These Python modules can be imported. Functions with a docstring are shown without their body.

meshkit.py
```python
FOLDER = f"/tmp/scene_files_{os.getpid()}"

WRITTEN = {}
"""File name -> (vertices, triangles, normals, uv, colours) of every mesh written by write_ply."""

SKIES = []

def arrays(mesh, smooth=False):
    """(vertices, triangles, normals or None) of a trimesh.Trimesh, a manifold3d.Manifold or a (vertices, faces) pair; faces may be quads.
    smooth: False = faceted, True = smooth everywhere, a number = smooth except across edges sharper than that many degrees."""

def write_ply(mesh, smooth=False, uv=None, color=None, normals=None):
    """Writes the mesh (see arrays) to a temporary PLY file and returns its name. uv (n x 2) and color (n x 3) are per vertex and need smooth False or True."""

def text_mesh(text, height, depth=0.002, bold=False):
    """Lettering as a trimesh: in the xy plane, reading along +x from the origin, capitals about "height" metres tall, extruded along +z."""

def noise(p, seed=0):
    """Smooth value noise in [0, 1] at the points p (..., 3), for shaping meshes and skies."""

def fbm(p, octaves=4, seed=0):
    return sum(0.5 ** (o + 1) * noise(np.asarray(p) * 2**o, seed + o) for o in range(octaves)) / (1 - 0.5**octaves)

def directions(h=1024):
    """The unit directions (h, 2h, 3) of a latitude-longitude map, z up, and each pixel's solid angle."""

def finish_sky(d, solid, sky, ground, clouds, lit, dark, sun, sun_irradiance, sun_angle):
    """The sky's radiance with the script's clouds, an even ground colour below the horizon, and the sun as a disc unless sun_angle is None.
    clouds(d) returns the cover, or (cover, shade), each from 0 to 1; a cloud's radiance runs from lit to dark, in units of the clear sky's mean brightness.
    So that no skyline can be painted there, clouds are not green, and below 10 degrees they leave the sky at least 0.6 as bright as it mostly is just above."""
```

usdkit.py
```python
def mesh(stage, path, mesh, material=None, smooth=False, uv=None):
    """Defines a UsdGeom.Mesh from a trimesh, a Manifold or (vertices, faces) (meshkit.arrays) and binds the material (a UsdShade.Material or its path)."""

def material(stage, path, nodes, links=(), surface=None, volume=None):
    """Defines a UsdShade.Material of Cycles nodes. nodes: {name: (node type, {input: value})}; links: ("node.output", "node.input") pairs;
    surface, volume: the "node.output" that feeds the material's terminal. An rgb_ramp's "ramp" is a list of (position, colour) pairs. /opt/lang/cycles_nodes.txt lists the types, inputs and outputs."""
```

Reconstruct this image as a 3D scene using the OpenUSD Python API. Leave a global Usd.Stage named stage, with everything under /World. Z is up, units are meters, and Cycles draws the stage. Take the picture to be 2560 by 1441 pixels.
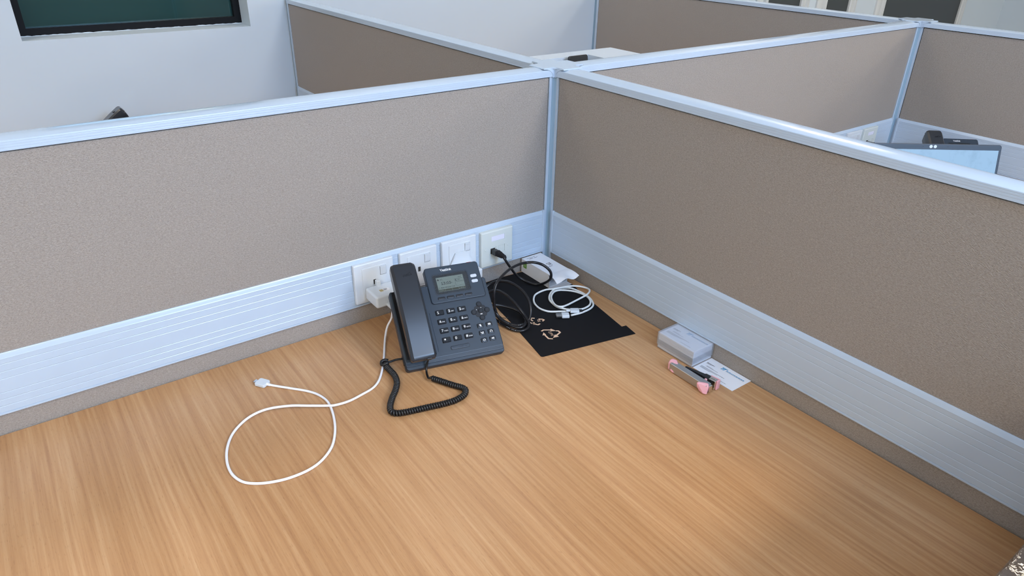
import math
import numpy as np
import trimesh
import manifold3d as m3
from shapely.geometry import Polygon, LineString, Point
from shapely.ops import unary_union
import usdkit, meshkit
from pxr import Usd, UsdGeom, UsdLux, Gf, Sdf, UsdShade

stage = Usd.Stage.CreateInMemory()
UsdGeom.SetStageUpAxis(stage, UsdGeom.Tokens.z)
UsdGeom.SetStageMetersPerUnit(stage, 1.0)
UsdGeom.Xform.Define(stage, '/World')
UsdGeom.Scope.Define(stage, '/World/Looks')
DZ = 0.74            # desk-top height; all coordinates below count z from the desk top
T = Sdf.ValueTypeNames

# ------------------------------------------------------------------ camera
cam = UsdGeom.Camera.Define(stage, '/World/camera')
YAW, PIT, ROL = 0.9278740743, -0.4898197861, 0.0198876025
F_ = np.array([math.cos(PIT) * math.cos(YAW), math.cos(PIT) * math.sin(YAW), math.sin(PIT)])
R0 = np.array([math.sin(YAW), -math.cos(YAW), 0.0]); U0 = np.cross(R0, F_)
R_ = math.cos(ROL) * R0 + math.sin(ROL) * U0
U_ = -math.sin(ROL) * R0 + math.cos(ROL) * U0
CAM = np.array([-0.98850507, -1.17720817, 0.73192132 + DZ])
M = Gf.Matrix4d(*R_, 0, *U_, 0, *(-F_), 0, *CAM, 1)
cam.AddTransformOp().Set(M)
cam.CreateHorizontalApertureAttr(36.0)
cam.CreateVerticalApertureAttr(36.0 * 1441 / 2560)
cam.CreateFocalLengthAttr(36.0 * 1739.081 / 2560)
cam.CreateClippingRangeAttr(Gf.Vec2f(0.02, 60))
cam.CreateFocusDistanceAttr(1.35)
cam.CreateExposureAttr(-0.25)

# ------------------------------------------------------------------ lights
WIN_COL = (0.56, 1.0, 1.73)
LAMP_COL = (1.18, 1.0, 0.78)


def rect_light(name, pos, rot, w, h, power, col):
    l = UsdLux.RectLight.Define(stage, '/World/' + name)
    l.AddTranslateOp().Set(Gf.Vec3d(*pos)); l.AddRotateXYZOp().Set(Gf.Vec3f(*rot))
    l.CreateWidthAttr(w); l.CreateHeightAttr(h)
    l.CreateIntensityAttr(power); l.CreateColorAttr(Gf.Vec3f(*col)); l.CreateNormalizeAttr(False)
    return l


X0, X1, Y0, YW, CEIL = -3.4, 6.4, -3.10, 1.5565, 2.0
# daylight through the high window behind the camera (south wall)
SWIN = (-0.62, 0.42, 1.08, 1.90)                       # x0, x1, z0, z1 of its opening
rect_light('daylight_south', ((SWIN[0] + SWIN[1]) / 2, Y0 + 0.03, (SWIN[2] + SWIN[3]) / 2 + DZ), (90, 0, 0), 1.0, 0.8, 14.6, WIN_COL)
# ceiling panels (one light in each fitting): x, y, length, power
LAMPS = [(-2.6, -2.6, 0.56, 25), (-2.6, -1.5, 0.56, 23), (-1.5, 1.1, 0.56, 8), (0.5, -2.78, 0.56, 58), (0.5, 1.1, 0.56, 6), (3.0, -0.7, 0.56, 20), (3.0, 1.1, 0.56, 14), (4.6, -2.6, 1.16, 42), (-1.4, -2.75, 0.56, 12)]
COOL = [(-0.32, -1.80, 0.56, 5.0)]                       # a panel with a cool daylight tube above the near desk
for i, (lx, ly, ll_, pw) in enumerate(LAMPS):
    rect_light('panel_light_%03d' % i, (lx, ly, CEIL - 0.012 + DZ), (0, 0, 0), ll_, 0.56, pw, LAMP_COL)
rect_light('panel_light_cool', (COOL[0][0], COOL[0][1], CEIL - 0.012 + DZ), (0, 0, 0), COOL[0][2], 0.56, COOL[0][3], (0.35, 0.92, 1.9))

# ------------------------------------------------------------------ materials
MAT = {}


def mat(name, nodes, links=(), surface='p.BSDF'):
    MAT[name] = usdkit.material(stage, '/World/Looks/' + name, nodes, links, surface)


def plain(name, col, rough=0.5, bump=0, bscale=400, **kw):
    nodes = {'p': ('principled_bsdf', dict(base_color=col, roughness=rough, **kw))}
    links = []
    if bump:
        nodes['g'] = ('geometry', {})
        nodes['n'] = ('noise_texture', {'scale': bscale, 'detail': 2})
        nodes['b'] = ('bump', {'strength': bump, 'distance': 0.0004})
        links = [('g.position', 'n.vector'), ('n.fac', 'b.height'), ('b.normal', 'p.normal')]
    mat(name, nodes, links)


def emit(name, col, strength):
    mat(name, {'e': ('emission', {'color': col, 'strength': strength})}, (), 'e.emission')


plain('paint_white', (0.57, 0.655, 0.735), 0.55, 0.08, 60)
plain('ceiling_white', (0.8, 0.8, 0.79), 0.8)
plain('frame_cream', (0.57, 0.60, 0.62), 0.45)
plain('dark_panel', (0.035, 0.042, 0.045), 0.4)
plain('window_frame_black', (0.003, 0.003, 0.004), 0.5, specular_ior_level=0.2)
plain('aluminium_white', (0.47, 0.57, 0.69), 0.19, specular_ior_level=0.5)
plain('post_blue', (0.24, 0.36, 0.47), 0.3)
plain('core_dark', (0.03, 0.03, 0.03), 0.8)
plain('plastic_white', (0.64, 0.695, 0.75), 0.32)
plain('plastic_ivory', (0.60, 0.655, 0.645), 0.35)
plain('label_lilac', (0.72, 0.73, 0.86), 0.4)
plain('cable_white', (0.85, 0.86, 0.9), 0.42)
plain('cable_pearl', (0.74, 0.77, 0.77), 0.35)
plain('cable_black', (0.010, 0.010, 0.012), 0.33)
plain('cord_black', (0.0075, 0.0075, 0.008), 0.42)
plain('phone_grey', (0.022, 0.036, 0.055), 0.42, 0.12, 2500)
plain('phone_handset', (0.016, 0.020, 0.027), 0.30, 0.12, 2500, coat_weight=0.5, coat_roughness=0.26)
plain('phone_black', (0.010, 0.011, 0.014), 0.35)
plain('key_black', (0.016, 0.019, 0.024), 0.24)
plain('print_white', (0.85, 0.86, 0.88), 0.5)
plain('lcd_on', (0.20, 0.235, 0.21), 0.25)
plain('lcd_ink', (0.012, 0.016, 0.016), 0.4)
plain('lcd_bar', (0.04, 0.042, 0.022), 0.3)
plain('line_key', (0.50, 0.55, 0.62), 0.35)
plain('led_red', (0.55, 0.12, 0.10), 0.3)
plain('metal', (0.62, 0.62, 0.62), 0.22, metallic=1.0)
plain('steel_satin', (0.55, 0.57, 0.60), 0.34, 0.1, 300, metallic=1.0)
plain('chrome', (0.75, 0.72, 0.68), 0.08, metallic=1.0)
plain('pink', (0.80, 0.40, 0.45), 0.36)
plain('pink_deep', (0.70, 0.29, 0.33), 0.42)
plain('black_sheet', (0.0045, 0.0045, 0.006), 0.75, specular_ior_level=0.25)
plain('sheet_print', (0.72, 0.49, 0.33), 0.6)
plain('carton_white', (0.80, 0.81, 0.84), 0.45)
plain('carton_inside', (0.55, 0.55, 0.62), 0.7)
plain('green_print', (0.13, 0.30, 0.03), 0.5)
plain('ink_grey', (0.10, 0.10, 0.12), 0.6)
plain('ink_black', (0.03, 0.03, 0.04), 0.6)
plain('ink_blue', (0.01, 0.25, 0.50), 0.5)
plain('paper', (0.80, 0.82, 0.86), 0.55)
plain('kraft', (0.42, 0.29, 0.15), 0.7)
plain('kraft_green', (0.22, 0.42, 0.36), 0.6)
plain('sticker_gold', (0.45, 0.36, 0.16), 0.5)
plain('lid_grey', (0.03, 0.042, 0.065), 0.5)
plain('bezel', (0.035, 0.06, 0.095), 0.5)
plain('lens_pale', (0.62, 0.72, 0.82), 0.15)
plain('floor_carpet', (0.16, 0.16, 0.17), 0.95)
plain('printer_white', (0.55, 0.62, 0.70), 0.5)
plain('printer_grey', (0.45, 0.48, 0.52), 0.5)
plain('printer_dark', (0.012, 0.014, 0.018), 0.35)
emit('panel_glow', (1.0, 0.97, 0.93), 4.0)
emit('day_glow', (0.72, 0.87, 1.0), 5.0)
mat('screen_glow', {'g': ('geometry', {}), 'n': ('noise_texture', {'scale': 28, 'detail': 4, 'roughness': 0.6}),
                    'r': ('rgb_ramp', {'ramp': [(0.30, (0.25, 0.42, 0.63)), (0.50, (0.29, 0.475, 0.70))]}),
                    'e': ('emission', {'strength': 1.35}), 'gl': ('glossy_bsdf', {'roughness': 0.2, 'color': (0.05, 0.05, 0.05)}),
                    'a': ('add_closure', {})},
    [('g.position', 'n.vector'), ('n.fac', 'r.fac'), ('r.color', 'e.color'), ('e.emission', 'a.closure1'), ('gl.BSDF', 'a.closure2')], 'a.closure')
# tinted window film: dark teal glass, mirror-like at the surface
mat('glass_teal', {'p': ('principled_bsdf', {'base_color': (0.012, 0.052, 0.053), 'roughness': 0.5, 'specular_ior_level': 0.1}), 'gl': ('glossy_bsdf', {'roughness': 0.015, 'color': (0.75, 0.95, 0.95)}),
                   'f': ('fresnel', {'IOR': 1.9}), 'm': ('mix_closure', {})},
    [('f.fac', 'm.fac'), ('p.BSDF', 'm.closure1'), ('gl.BSDF', 'm.closure2')], 'm.closure')
mat('clear_plastic', {'t': ('transparent_bsdf', {'color': (0.93, 0.94, 0.96)}), 'd': ('principled_bsdf', {'base_color': (0.86, 0.90, 0.96), 'roughness': 0.3}),
                      'gl': ('glossy_bsdf', {'roughness': 0.08}), 'lw': ('layer_weight', {'blend': 0.5}), 'f': ('math', {'math_type': 'power', 'value2': 4.0}), 'm0': ('mix_closure', {'fac': 0.15}), 'm': ('mix_closure', {})},
    [('lw.facing', 'f.value1'), ('t.BSDF', 'm0.closure1'), ('d.BSDF', 'm0.closure2'), ('f.value', 'm.fac'), ('m0.closure', 'm.closure1'), ('gl.BSDF', 'm.closure2')], 'm.closure')
mat('clear_film', {'t': ('transparent_bsdf', {'color': (0.9, 0.9, 0.9)}), 'g': ('geometry', {}), 'n': ('noise_texture', {'scale': 45, 'detail': 3}),
                   'b': ('bump', {'strength': 0.6, 'distance': 0.01}), 'gl': ('glossy_bsdf', {'roughness': 0.1}), 'm': ('mix_closure', {'fac': 0.16})},
    [('g.position', 'n.vector'), ('n.fac', 'b.height'), ('b.normal', 'gl.normal'), ('t.BSDF', 'm.closure1'), ('gl.BSDF', 'm.closure2')], 'm.closure')
mat('lcd_lens', {'t': ('transparent_bsdf', {'color': (0.93, 0.95, 0.95)}), 'gl': ('glossy_bsdf', {'roughness': 0.03}), 'm': ('mix_closure', {'fac': 0.05})},
    [ ('t.BSDF', 'm.closure1'), ('gl.BSDF', 'm.closure2')], 'm.closure')
# partition fabric: crepe-like embossed vinyl; short wavy ribs
mat('fabric', {'g': ('geometry', {}),
               'h': ('vector_math', {'math_type': 'dot_product', 'vector2': (1, -1, 0)}),
               'v': ('vector_math', {'math_type': 'dot_product', 'vector2': (0, 0, 1)}),
               'c': ('combine_xyz', {'z': 0.0}),
               'ma': ('mapping', {'mapping_type': 'texture', 'rotation': (0, 0, -0.42), 'scale': (4.0, 1.25, 1)}),
               'mb': ('mapping', {'mapping_type': 'texture', 'rotation': (0, 0, 0.62), 'scale': (2.8, 1.25, 1)}),
               'na': ('noise_texture', {'scale': 980, 'detail': 1.0, 'roughness': 0.4, 'distortion': 0.25}),
               'nb': ('noise_texture', {'scale': 980, 'detail': 1.0, 'roughness': 0.4, 'distortion': 0.25}),
               'n2': ('noise_texture', {'scale': 260, 'detail': 1}),
               'r2': ('rgb_ramp', {'ramp': [(0.42, (0, 0, 0)), (0.58, (1, 1, 1))]}),
               'n': ('mix_float', {}),
               'r': ('rgb_ramp', {'ramp': [(0.30, (0.250, 0.223, 0.199)), (0.70, (0.362, 0.328, 0.297))]}),
               'b': ('bump', {'strength': 0.6, 'distance': 0.0012}),
               'p': ('principled_bsdf', {'roughness': 0.6, 'specular_ior_level': 0.35, 'sheen_weight': 0.10, 'sheen_roughness': 0.4})},
    [('g.position', 'h.vector1'), ('g.position', 'v.vector1'), ('h.value', 'c.x'), ('v.value', 'c.y'), ('c.vector', 'ma.vector'), ('c.vector', 'mb.vector'), ('c.vector', 'n2.vector'),
     ('ma.vector', 'na.vector'), ('mb.vector', 'nb.vector'), ('n2.fac', 'r2.fac'), ('r2.color', 'n.fac'), ('na.fac', 'n.a'), ('nb.fac', 'n.b'), ('n.result', 'r.fac'),
     ('r.color', 'p.base_color'), ('n.result', 'b.height'), ('b.normal', 'p.normal')])
# beech laminate: grain runs along y
mat('beech', {'g': ('geometry', {}),
              'w0': ('noise_texture', {'scale': 1.9, 'detail': 2}),
              'mw': ('vector_math', {'math_type': 'multiply_add', 'vector2': (0.014, 0.0, 0.0)}),
              'ma': ('mapping', {'mapping_type': 'point', 'scale': (1.0, 0.022, 1.0)}),
              'na': ('noise_texture', {'scale': 170, 'detail': 4, 'roughness': 0.62}),
              'mc': ('mapping', {'mapping_type': 'point', 'scale': (1.0, 0.06, 1.0)}),
              'nc': ('noise_texture', {'scale': 16, 'detail': 2, 'roughness': 0.5}),
              'mb': ('mapping', {'mapping_type': 'point', 'scale': (1.0, 0.10, 1.0)}),
              'nb': ('noise_texture', {'scale': 900, 'detail': 1, 'roughness': 0.4}),
              'ra': ('rgb_ramp', {'ramp': [(0.28, (0.43, 0.225, 0.104)), (0.5, (0.525, 0.297, 0.140)), (0.74, (0.615, 0.385, 0.205))]}),
              'rc': ('rgb_ramp', {'ramp': [(0.3, (0.84, 0.80, 0.74)), (0.7, (1.0, 1.0, 1.0))]}),
              'rb': ('rgb_ramp', {'ramp': [(0.24, (0.55, 0.46, 0.40)), (0.36, (1.0, 1.0, 1.0))]}),
              'm1': ('mix', {'mix_type': 'multiply', 'fac': 1.0}), 'm2': ('mix', {'mix_type': 'multiply', 'fac': 0.42}),
              'b': ('bump', {'strength': 0.10, 'distance': 0.0004}),
              'p': ('principled_bsdf', {'roughness': 0.37, 'specular_ior_level': 0.45})},
    [('g.position', 'w0.vector'), ('w0.color', 'mw.vector1'), ('g.position', 'mw.vector3'), ('mw.vector', 'ma.vector'), ('mw.vector', 'mc.vector'), ('g.position', 'mb.vector'),
     ('ma.vector', 'na.vector'), ('mb.vector', 'nb.vector'), ('mc.vector', 'nc.vector'), ('na.fac', 'ra.fac'), ('nb.fac', 'rb.fac'), ('nc.fac', 'rc.fac'),
     ('ra.color', 'm1.color1'), ('rc.color', 'm1.color2'), ('m1.color', 'm2.color1'), ('rb.color', 'm2.color2'), ('m2.color', 'p.base_color'),
     ('nb.fac', 'b.height'), ('b.normal', 'p.normal')])

# ------------------------------------------------------------------ naming / prim helpers
USED = {}


def numbered(parent, name):
    k = (parent, name); n = USED.get(k, 0); USED[k] = n + 1
    return name if n == 0 else '%s_%03d' % (name, n)


class Thing:
    """An Xform directly under /World; parts are Mesh children. Mesh coordinates are local unless world=True (then loc is subtracted)."""

    def __init__(s, name, label=None, cat=None, loc=(0, 0, 0), rotz=0.0, group=None, kind=None):
        s.path = '/World/' + numbered('/World', name); s.loc = np.array(loc, float)
        x = UsdGeom.Xform.Define(stage, s.path)
        x.AddTranslateOp().Set(Gf.Vec3d(loc[0], loc[1], loc[2] + DZ)); x.AddRotateZOp().Set(math.degrees(rotz))
        s.prim = x.GetPrim(); s.rotz = rotz
        meta(s.prim, label, cat, group, kind)

    def part(s, name, mesh, m, parent=None, smooth=30, world=False, label=None, kind=None):
        base = s.path if parent is None else parent
        p = base + '/' + numbered(base, name)
        v, f = vf(mesh)
        if world:
            v = v - s.loc
            if s.rotz:
                c, q = math.cos(-s.rotz), math.sin(-s.rotz); v = v @ np.array([[c, q, 0], [-q, c, 0], [0, 0, 1]])
        g = usdkit.mesh(stage, p, trimesh.Trimesh(v, f, process=False), MAT[m], smooth=smooth)
        if label: g.GetPrim().SetCustomDataByKey('label', label)
        if kind: g.GetPrim().SetCustomDataByKey('kind', kind)
        return p


def meta(prim, label=None, cat=None, group=None, kind=None):
    for k, v in (('label', label), ('category', cat), ('group', group), ('kind', kind)):
        if v: prim.SetCustomDataByKey(k, v)


def copy_of(t, label, loc, rotz=0.0, group=None, cat=None):
    name = t.path.split('/')[-1].rstrip('0123456789').rstrip('_')
    p = '/World/' + numbered('/World', name)
    x = UsdGeom.Xform.Define(stage, p)
    x.GetPrim().GetReferences().AddInternalReference(t.path)
    x.GetPrim().SetInstanceable(True)
    x.ClearXformOpOrder()
    x.AddTranslateOp(opSuffix='place').Set(Gf.Vec3d(loc[0], loc[1], loc[2] + DZ)); x.AddRotateZOp(opSuffix='turn').Set(math.degrees(rotz))
    meta(x.GetPrim(), label, cat or t.prim.GetCustomDataByKey('category'), group or t.prim.GetCustomDataByKey('group'))
    return p


def vf(mesh):
    if isinstance(mesh, (list,)):
        vs, fs, n = [], [], 0
        for m in mesh:
            v, f = vf(m); vs.append(v); fs.append(f + n); n += len(v)
        return np.vstack(vs), np.vstack(fs)
    if hasattr(mesh, 'to_mesh'):
        q = mesh.to_mesh(); return np.array(q.vert_properties[:, :3], float), np.array(q.tri_verts, int)
    if isinstance(mesh, tuple):
        return np.asarray(mesh[0], float), np.asarray(mesh[1], int)
    return np.array(mesh.vertices, float), np.array(mesh.faces, int)


def struct(name, mesh, m, label=None, cat=None, smooth=False):
    v, f = vf(mesh); v = v + [0, 0, DZ]
    p = '/World/' + numbered('/World', name)
    g = usdkit.mesh(stage, p, trimesh.Trimesh(v, f, process=False), MAT[m], smooth=smooth)
    meta(g.GetPrim(), label, cat, None, 'structure')
    return p


# ------------------------------------------------------------------ geometry helpers
def box(x0, y0, z0, x1, y1, z1):
    return m3.Manifold.cube([x1 - x0, y1 - y0, z1 - z0]).translate([x0, y0, z0])


def rbox(x0, y0, z0, x1, y1, z1, r=0.001, seg=12):
    s = m3.Manifold.sphere(r, seg)
    return m3.Manifold.batch_hull([s.translate([x, y, z]) for x in (x0 + r, x1 - r) for y in (y0 + r, y1 - r) for z in (z0 + r, z1 - r)])


def hullpts(pts):
    return m3.Manifold.hull_points(np.asarray(pts, float))


def rrect(x0, y0, x1, y1, r, n=6):
    out = []
    for cx, cy, a in ((x1 - r, y1 - r, 0), (x0 + r, y1 - r, 90), (x0 + r, y0 + r, 180), (x1 - r, y0 + r, 270)):
        for k in range(n + 1):
            t = math.radians(a + 90 * k / n); out.append((cx + r * math.cos(t), cy + r * math.sin(t)))
    return out


def plate(x0, y0, x1, y1, r, z0, z1, bev=0.0005, n=6):
    """A plate with rounded corners and bevelled top edge (convex)."""
    a = [(x, y, z0) for x, y in rrect(x0, y0, x1, y1, r, n)] + [(x, y, z1 - bev) for x, y in rrect(x0, y0, x1, y1, r, n)]
    b = [(x, y, z1 - 0.3 * bev) for x, y in rrect(x0 + 0.3 * bev, y0 + 0.3 * bev, x1 - 0.3 * bev, y1 - 0.3 * bev, r, n)]
    c = [(x, y, z1) for x, y in rrect(x0 + bev, y0 + bev, x1 - bev, y1 - bev, max(r - bev, 1e-5), n)]
    return hullpts(a + b + c)


def disc(cx, cy, r, z0, z1, bev=0.0004, n=28):
    P = lambda rr, z: [(cx + rr * math.cos(2 * math.pi * k / n), cy + rr * math.sin(2 * math.pi * k / n), z) for k in range(n)]
    return hullpts(P(r, z0) + P(r, z1 - bev) + P(r - bev, z1))


def extrude(poly, z0, z1):
    """Shapely polygon(s) extruded along z."""
    gs = getattr(poly, 'geoms', [poly]); out = []
    for g in gs:
        if g.area <= 0: continue
        t = trimesh.creation.extrude_polygon(g, z1 - z0, engine='earcut'); t.apply_translation([0, 0, z0]); out.append(t)
    return out


def prof_x(prof, x0, x1):
    """Profile given as (y, z) points swept along x."""
    t = trimesh.creation.extrude_polygon(Polygon(prof), x1 - x0, engine='earcut')
    v = np.array(t.vertices); v = np.stack([v[:, 2] + x0, v[:, 0], v[:, 1]], 1)
    return v, np.array(t.faces)


def prof_y(prof, y0, y1):
    """Profile given as (x, z) swept along y."""
    t = trimesh.creation.extrude_polygon(Polygon(prof), y1 - y0, engine='earcut')
    v = np.array(t.vertices); v = np.stack([v[:, 0], v[:, 2] + y0, v[:, 1]], 1)
    return v, np.array(t.faces)[:, ::-1]


def catmull(pts, step=0.003):
    p = np.asarray(pts, float); q = np.vstack([2 * p[0] - p[1], p, 2 * p[-1] - p[-2]]); out = []
    for i in range(1, len(q) - 2):
        a, b, c, d = q[i - 1], q[i], q[i + 1], q[i + 2]
        n = max(2, int(np.linalg.norm(c - b) / step))
        for k in range(n):
            t = k / n
            out.append(0.5 * (2 * b + (c - a) * t + (2 * a - 5 * b + 4 * c - d) * t * t + (3 * b - a - 3 * c + d) * t ** 3))
    out.append(p[-1]); return np.array(out)


def frames(p):
    t = np.gradient(p, axis=0); t /= np.linalg.norm(t, axis=1, keepdims=True) + 1e-12
    n = np.zeros_like(t); a = np.array([0, 0, 1.0]) if abs(t[0, 2]) < 0.9 else np.array([1.0, 0, 0])
    n[0] = a - t[0] * (a @ t[0]); n[0] /= np.linalg.norm(n[0])
    for i in range(1, len(p)):
        v = n[i - 1] - t[i] * (n[i - 1] @ t[i]); n[i] = v / (np.linalg.norm(v) + 1e-12)
    return t, n, np.cross(t, n)


def tube(p, r, sides=10, caps=True):
    p = np.asarray(p, float); t, n, b = frames(p)
    r = np.broadcast_to(r, (len(p),)); ang = np.arange(sides) * 2 * math.pi / sides
    v = p[:, None] + r[:, None, None] * (np.cos(ang)[None, :, None] * n[:, None] + np.sin(ang)[None, :, None] * b[:, None])
    i, j = np.meshgrid(np.arange(len(p) - 1), np.arange(sides), indexing='ij')
    q = np.stack([i * sides + j, i * sides + (j + 1) % sides, (i + 1) * sides + (j + 1) % sides, (i + 1) * sides + j], -1).reshape(-1, 4)
    f = np.vstack([q[:, [0, 1, 2]], q[:, [0, 2, 3]]]); v = v.reshape(-1, 3)
    if caps:
        k = len(v); v = np.vstack([v, p[0], p[-1]]); L = (len(p) - 1) * sides
        c = [(k, (j + 1) % sides, j) for j in range(sides)] + [(k + 1, L + j, L + (j + 1) % sides) for j in range(sides)]
        f = np.vstack([f, c])
    return v, f


def sweep_rect(p, w, h, up=(0, 0, 1)):
    pass


def affine(mesh, o, X, Y, Z):
    """Maps local (x, y, z) to o + x X + y Y + z Z."""
    v, f = vf(mesh); A = np.array([X, Y, Z], float)
    v = np.asarray(o) + v @ A
    if np.linalg.det(A) < 0: f = f[:, ::-1]
    return v, f


def text(s, h, bold=False, depth=0.0002):
    return meshkit.text_mesh(s, h, depth, bold)


def moved(mesh, x=0, y=0, z=0):
    v, f = vf(mesh); return v + [x, y, z], f


def centred(s, h, x, y, z, bold=False, depth=0.0002):
    v, f = vf(text(s, h, bold, depth)); c = (v[:, 0].min() + v[:, 0].max()) / 2
    return v + [x - c, y - h / 2, z], f


def stroke(pts, w, z0, z1, cap=1, join=1):
    return extrude(LineString(pts).buffer(w / 2, cap_style=cap, join_style=join, quad_segs=4), z0, z1)


# ------------------------------------------------------------------ the room
FL = -DZ
struct('floor', box(X0, Y0, FL - 0.05, X1, YW + 0.2, FL), 'floor_carpet')
struct('ceiling', box(X0, Y0, CEIL, X1, YW + 0.2, CEIL + 0.05), 'ceiling_white')
WX0, WX1, WZ0, WZ1 = -0.867, -0.158, 0.3635, 1.25        # opening of the teal window
GX0, GX1 = 4.32, 5.53                                      # dark glazed screen further along
wall = box(X0, YW, FL, X1, YW + 0.2, CEIL) - box(WX0, YW - 0.1, WZ0, WX1, YW + 0.3, WZ1)
struct('wall_north', wall, 'paint_white')
struct('wall_east', box(X1, Y0, FL, X1 + 0.1, YW + 0.2, CEIL), 'paint_white')
struct('wall_west', box(X0 - 0.1, Y0, FL, X0, YW + 0.2, CEIL), 'paint_white')
struct('wall_south', box(X0, Y0 - 0.15, FL, X1, Y0, CEIL) - box(SWIN[0], Y0 - 0.3, SWIN[2], SWIN[1], Y0 + 0.1, SWIN[3]), 'paint_white')
struct('baseboard_north', box(1.6, YW - 0.012, FL, X1, YW, FL + 0.09), 'frame_cream')

# window in the north wall: black frame set back in a white reveal
w = Thing('window_1', 'small black-framed window with dark teal glass set in the white wall', None, (WX0, YW + 0.10, WZ0), kind='structure')
fo = box(WX0, YW + 0.10, WZ0, WX1, YW + 0.15, WZ1) - box(WX0 + 0.024, YW, WZ0 + 0.024, WX1 - 0.024, YW + 0.3, WZ1 - 0.024)
w.part('frame', fo, 'window_frame_black', world=True)
rng = np.random.default_rng(4)
pts = [(WX0 + (WX1 - WX0) * k / 60, WZ0 + 0.0008 + 0.0022 * rng.random()) for k in range(61)]
w.part('sealant', prof_y([(WX0, WZ0)] + [(a, b) for a, b in pts] + [(WX1, WZ0)], YW + 0.0975, YW + 0.1005), 'paint_white', world=True, label='uneven white sealant bead')
w.part('pane', box(WX0 + 0.02, YW + 0.122, WZ0 + 0.02, WX1 - 0.02, YW + 0.128, WZ1 - 0.02), 'glass_teal', world=True)

# south window: daylight comes in here
w = Thing('window_2', 'high office window letting in cool daylight behind the camera', None, (SWIN[0], Y0 - 0.1, SWIN[2]), kind='structure')
fr = box(SWIN[0], Y0 - 0.12, SWIN[2], SWIN[1], Y0 - 0.06, SWIN[3]) - box(SWIN[0] + 0.03, Y0 - 0.3, SWIN[2] + 0.03, SWIN[1] - 0.03, Y0, SWIN[3] - 0.03)
w.part('frame', fr, 'frame_cream', world=True)
w.part('pane', box(SWIN[0] + 0.02, Y0 - 0.1, SWIN[2] + 0.02, SWIN[1] - 0.02, Y0 - 0.094, SWIN[3] - 0.02), 'day_glow', world=True)


# dark glazed door pair and side light on the same wall, with moulded frames
def moulding(x, w_, z0, z1, side):
    """A vertical stepped architrave, (x, depth) profile; w_ wide."""
    y = YW
    prof = [(x, y), (x, y - 0.012), (x + w_ * 0.16, y - 0.020), (x + w_ * 0.34, y - 0.020), (x + w_ * 0.40, y - 0.011), (x + w_ * 0.62, y - 0.011), (x + w_ * 0.70, y - 0.024),
            (x + w_ * 0.92, y - 0.026), (x + w_, y - 0.018), (x + w_, y)]
    if side < 0: prof = [(2 * x + w_ - a, b) for a, b in prof][::-1]
    t = trimesh.creation.extrude_polygon(Polygon(prof), z1 - z0, engine='earcut'); t.apply_translation([0, 0, z0]); return t


def glazed(name, label, x0, x1, ztop):
    d = Thing(name, label, None, (x0, YW, FL), kind='structure')
    d.part('panel', plate_xz(x0, FL + 0.12, x1, ztop, YW - 0.006, YW), 'dark_panel', world=True)
    d.part('frame', [moulding(x0 - 0.10, 0.10, FL, ztop + 0.1, 1)], 'frame_cream', world=True)
    d.part('frame', [moulding(x1, 0.10, FL, ztop + 0.1, -1)], 'frame_cream', world=True)
    d.part('head', box(x0 - 0.10, YW - 0.02, ztop, x1 + 0.10, YW, ztop + 0.1), 'frame_cream', world=True)
    return d


def plate_xz(x0, z0, x1, z1, y0, y1):
    return box(x0, y0, z0, x1, y1, z1)


glazed('door_1', 'dark grey panel in a cream moulded frame, leftmost of three at the top right', 2.93, 3.28, 1.3)
glazed('door_2', 'narrow dark grey panel in a cream moulded frame, middle of three at the top right', 3.57, 3.85, 1.3)
glazed('door_3', 'wide dark grey panel in a cream moulded frame behind the far partition post', GX0, GX1, 1.3)

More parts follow.
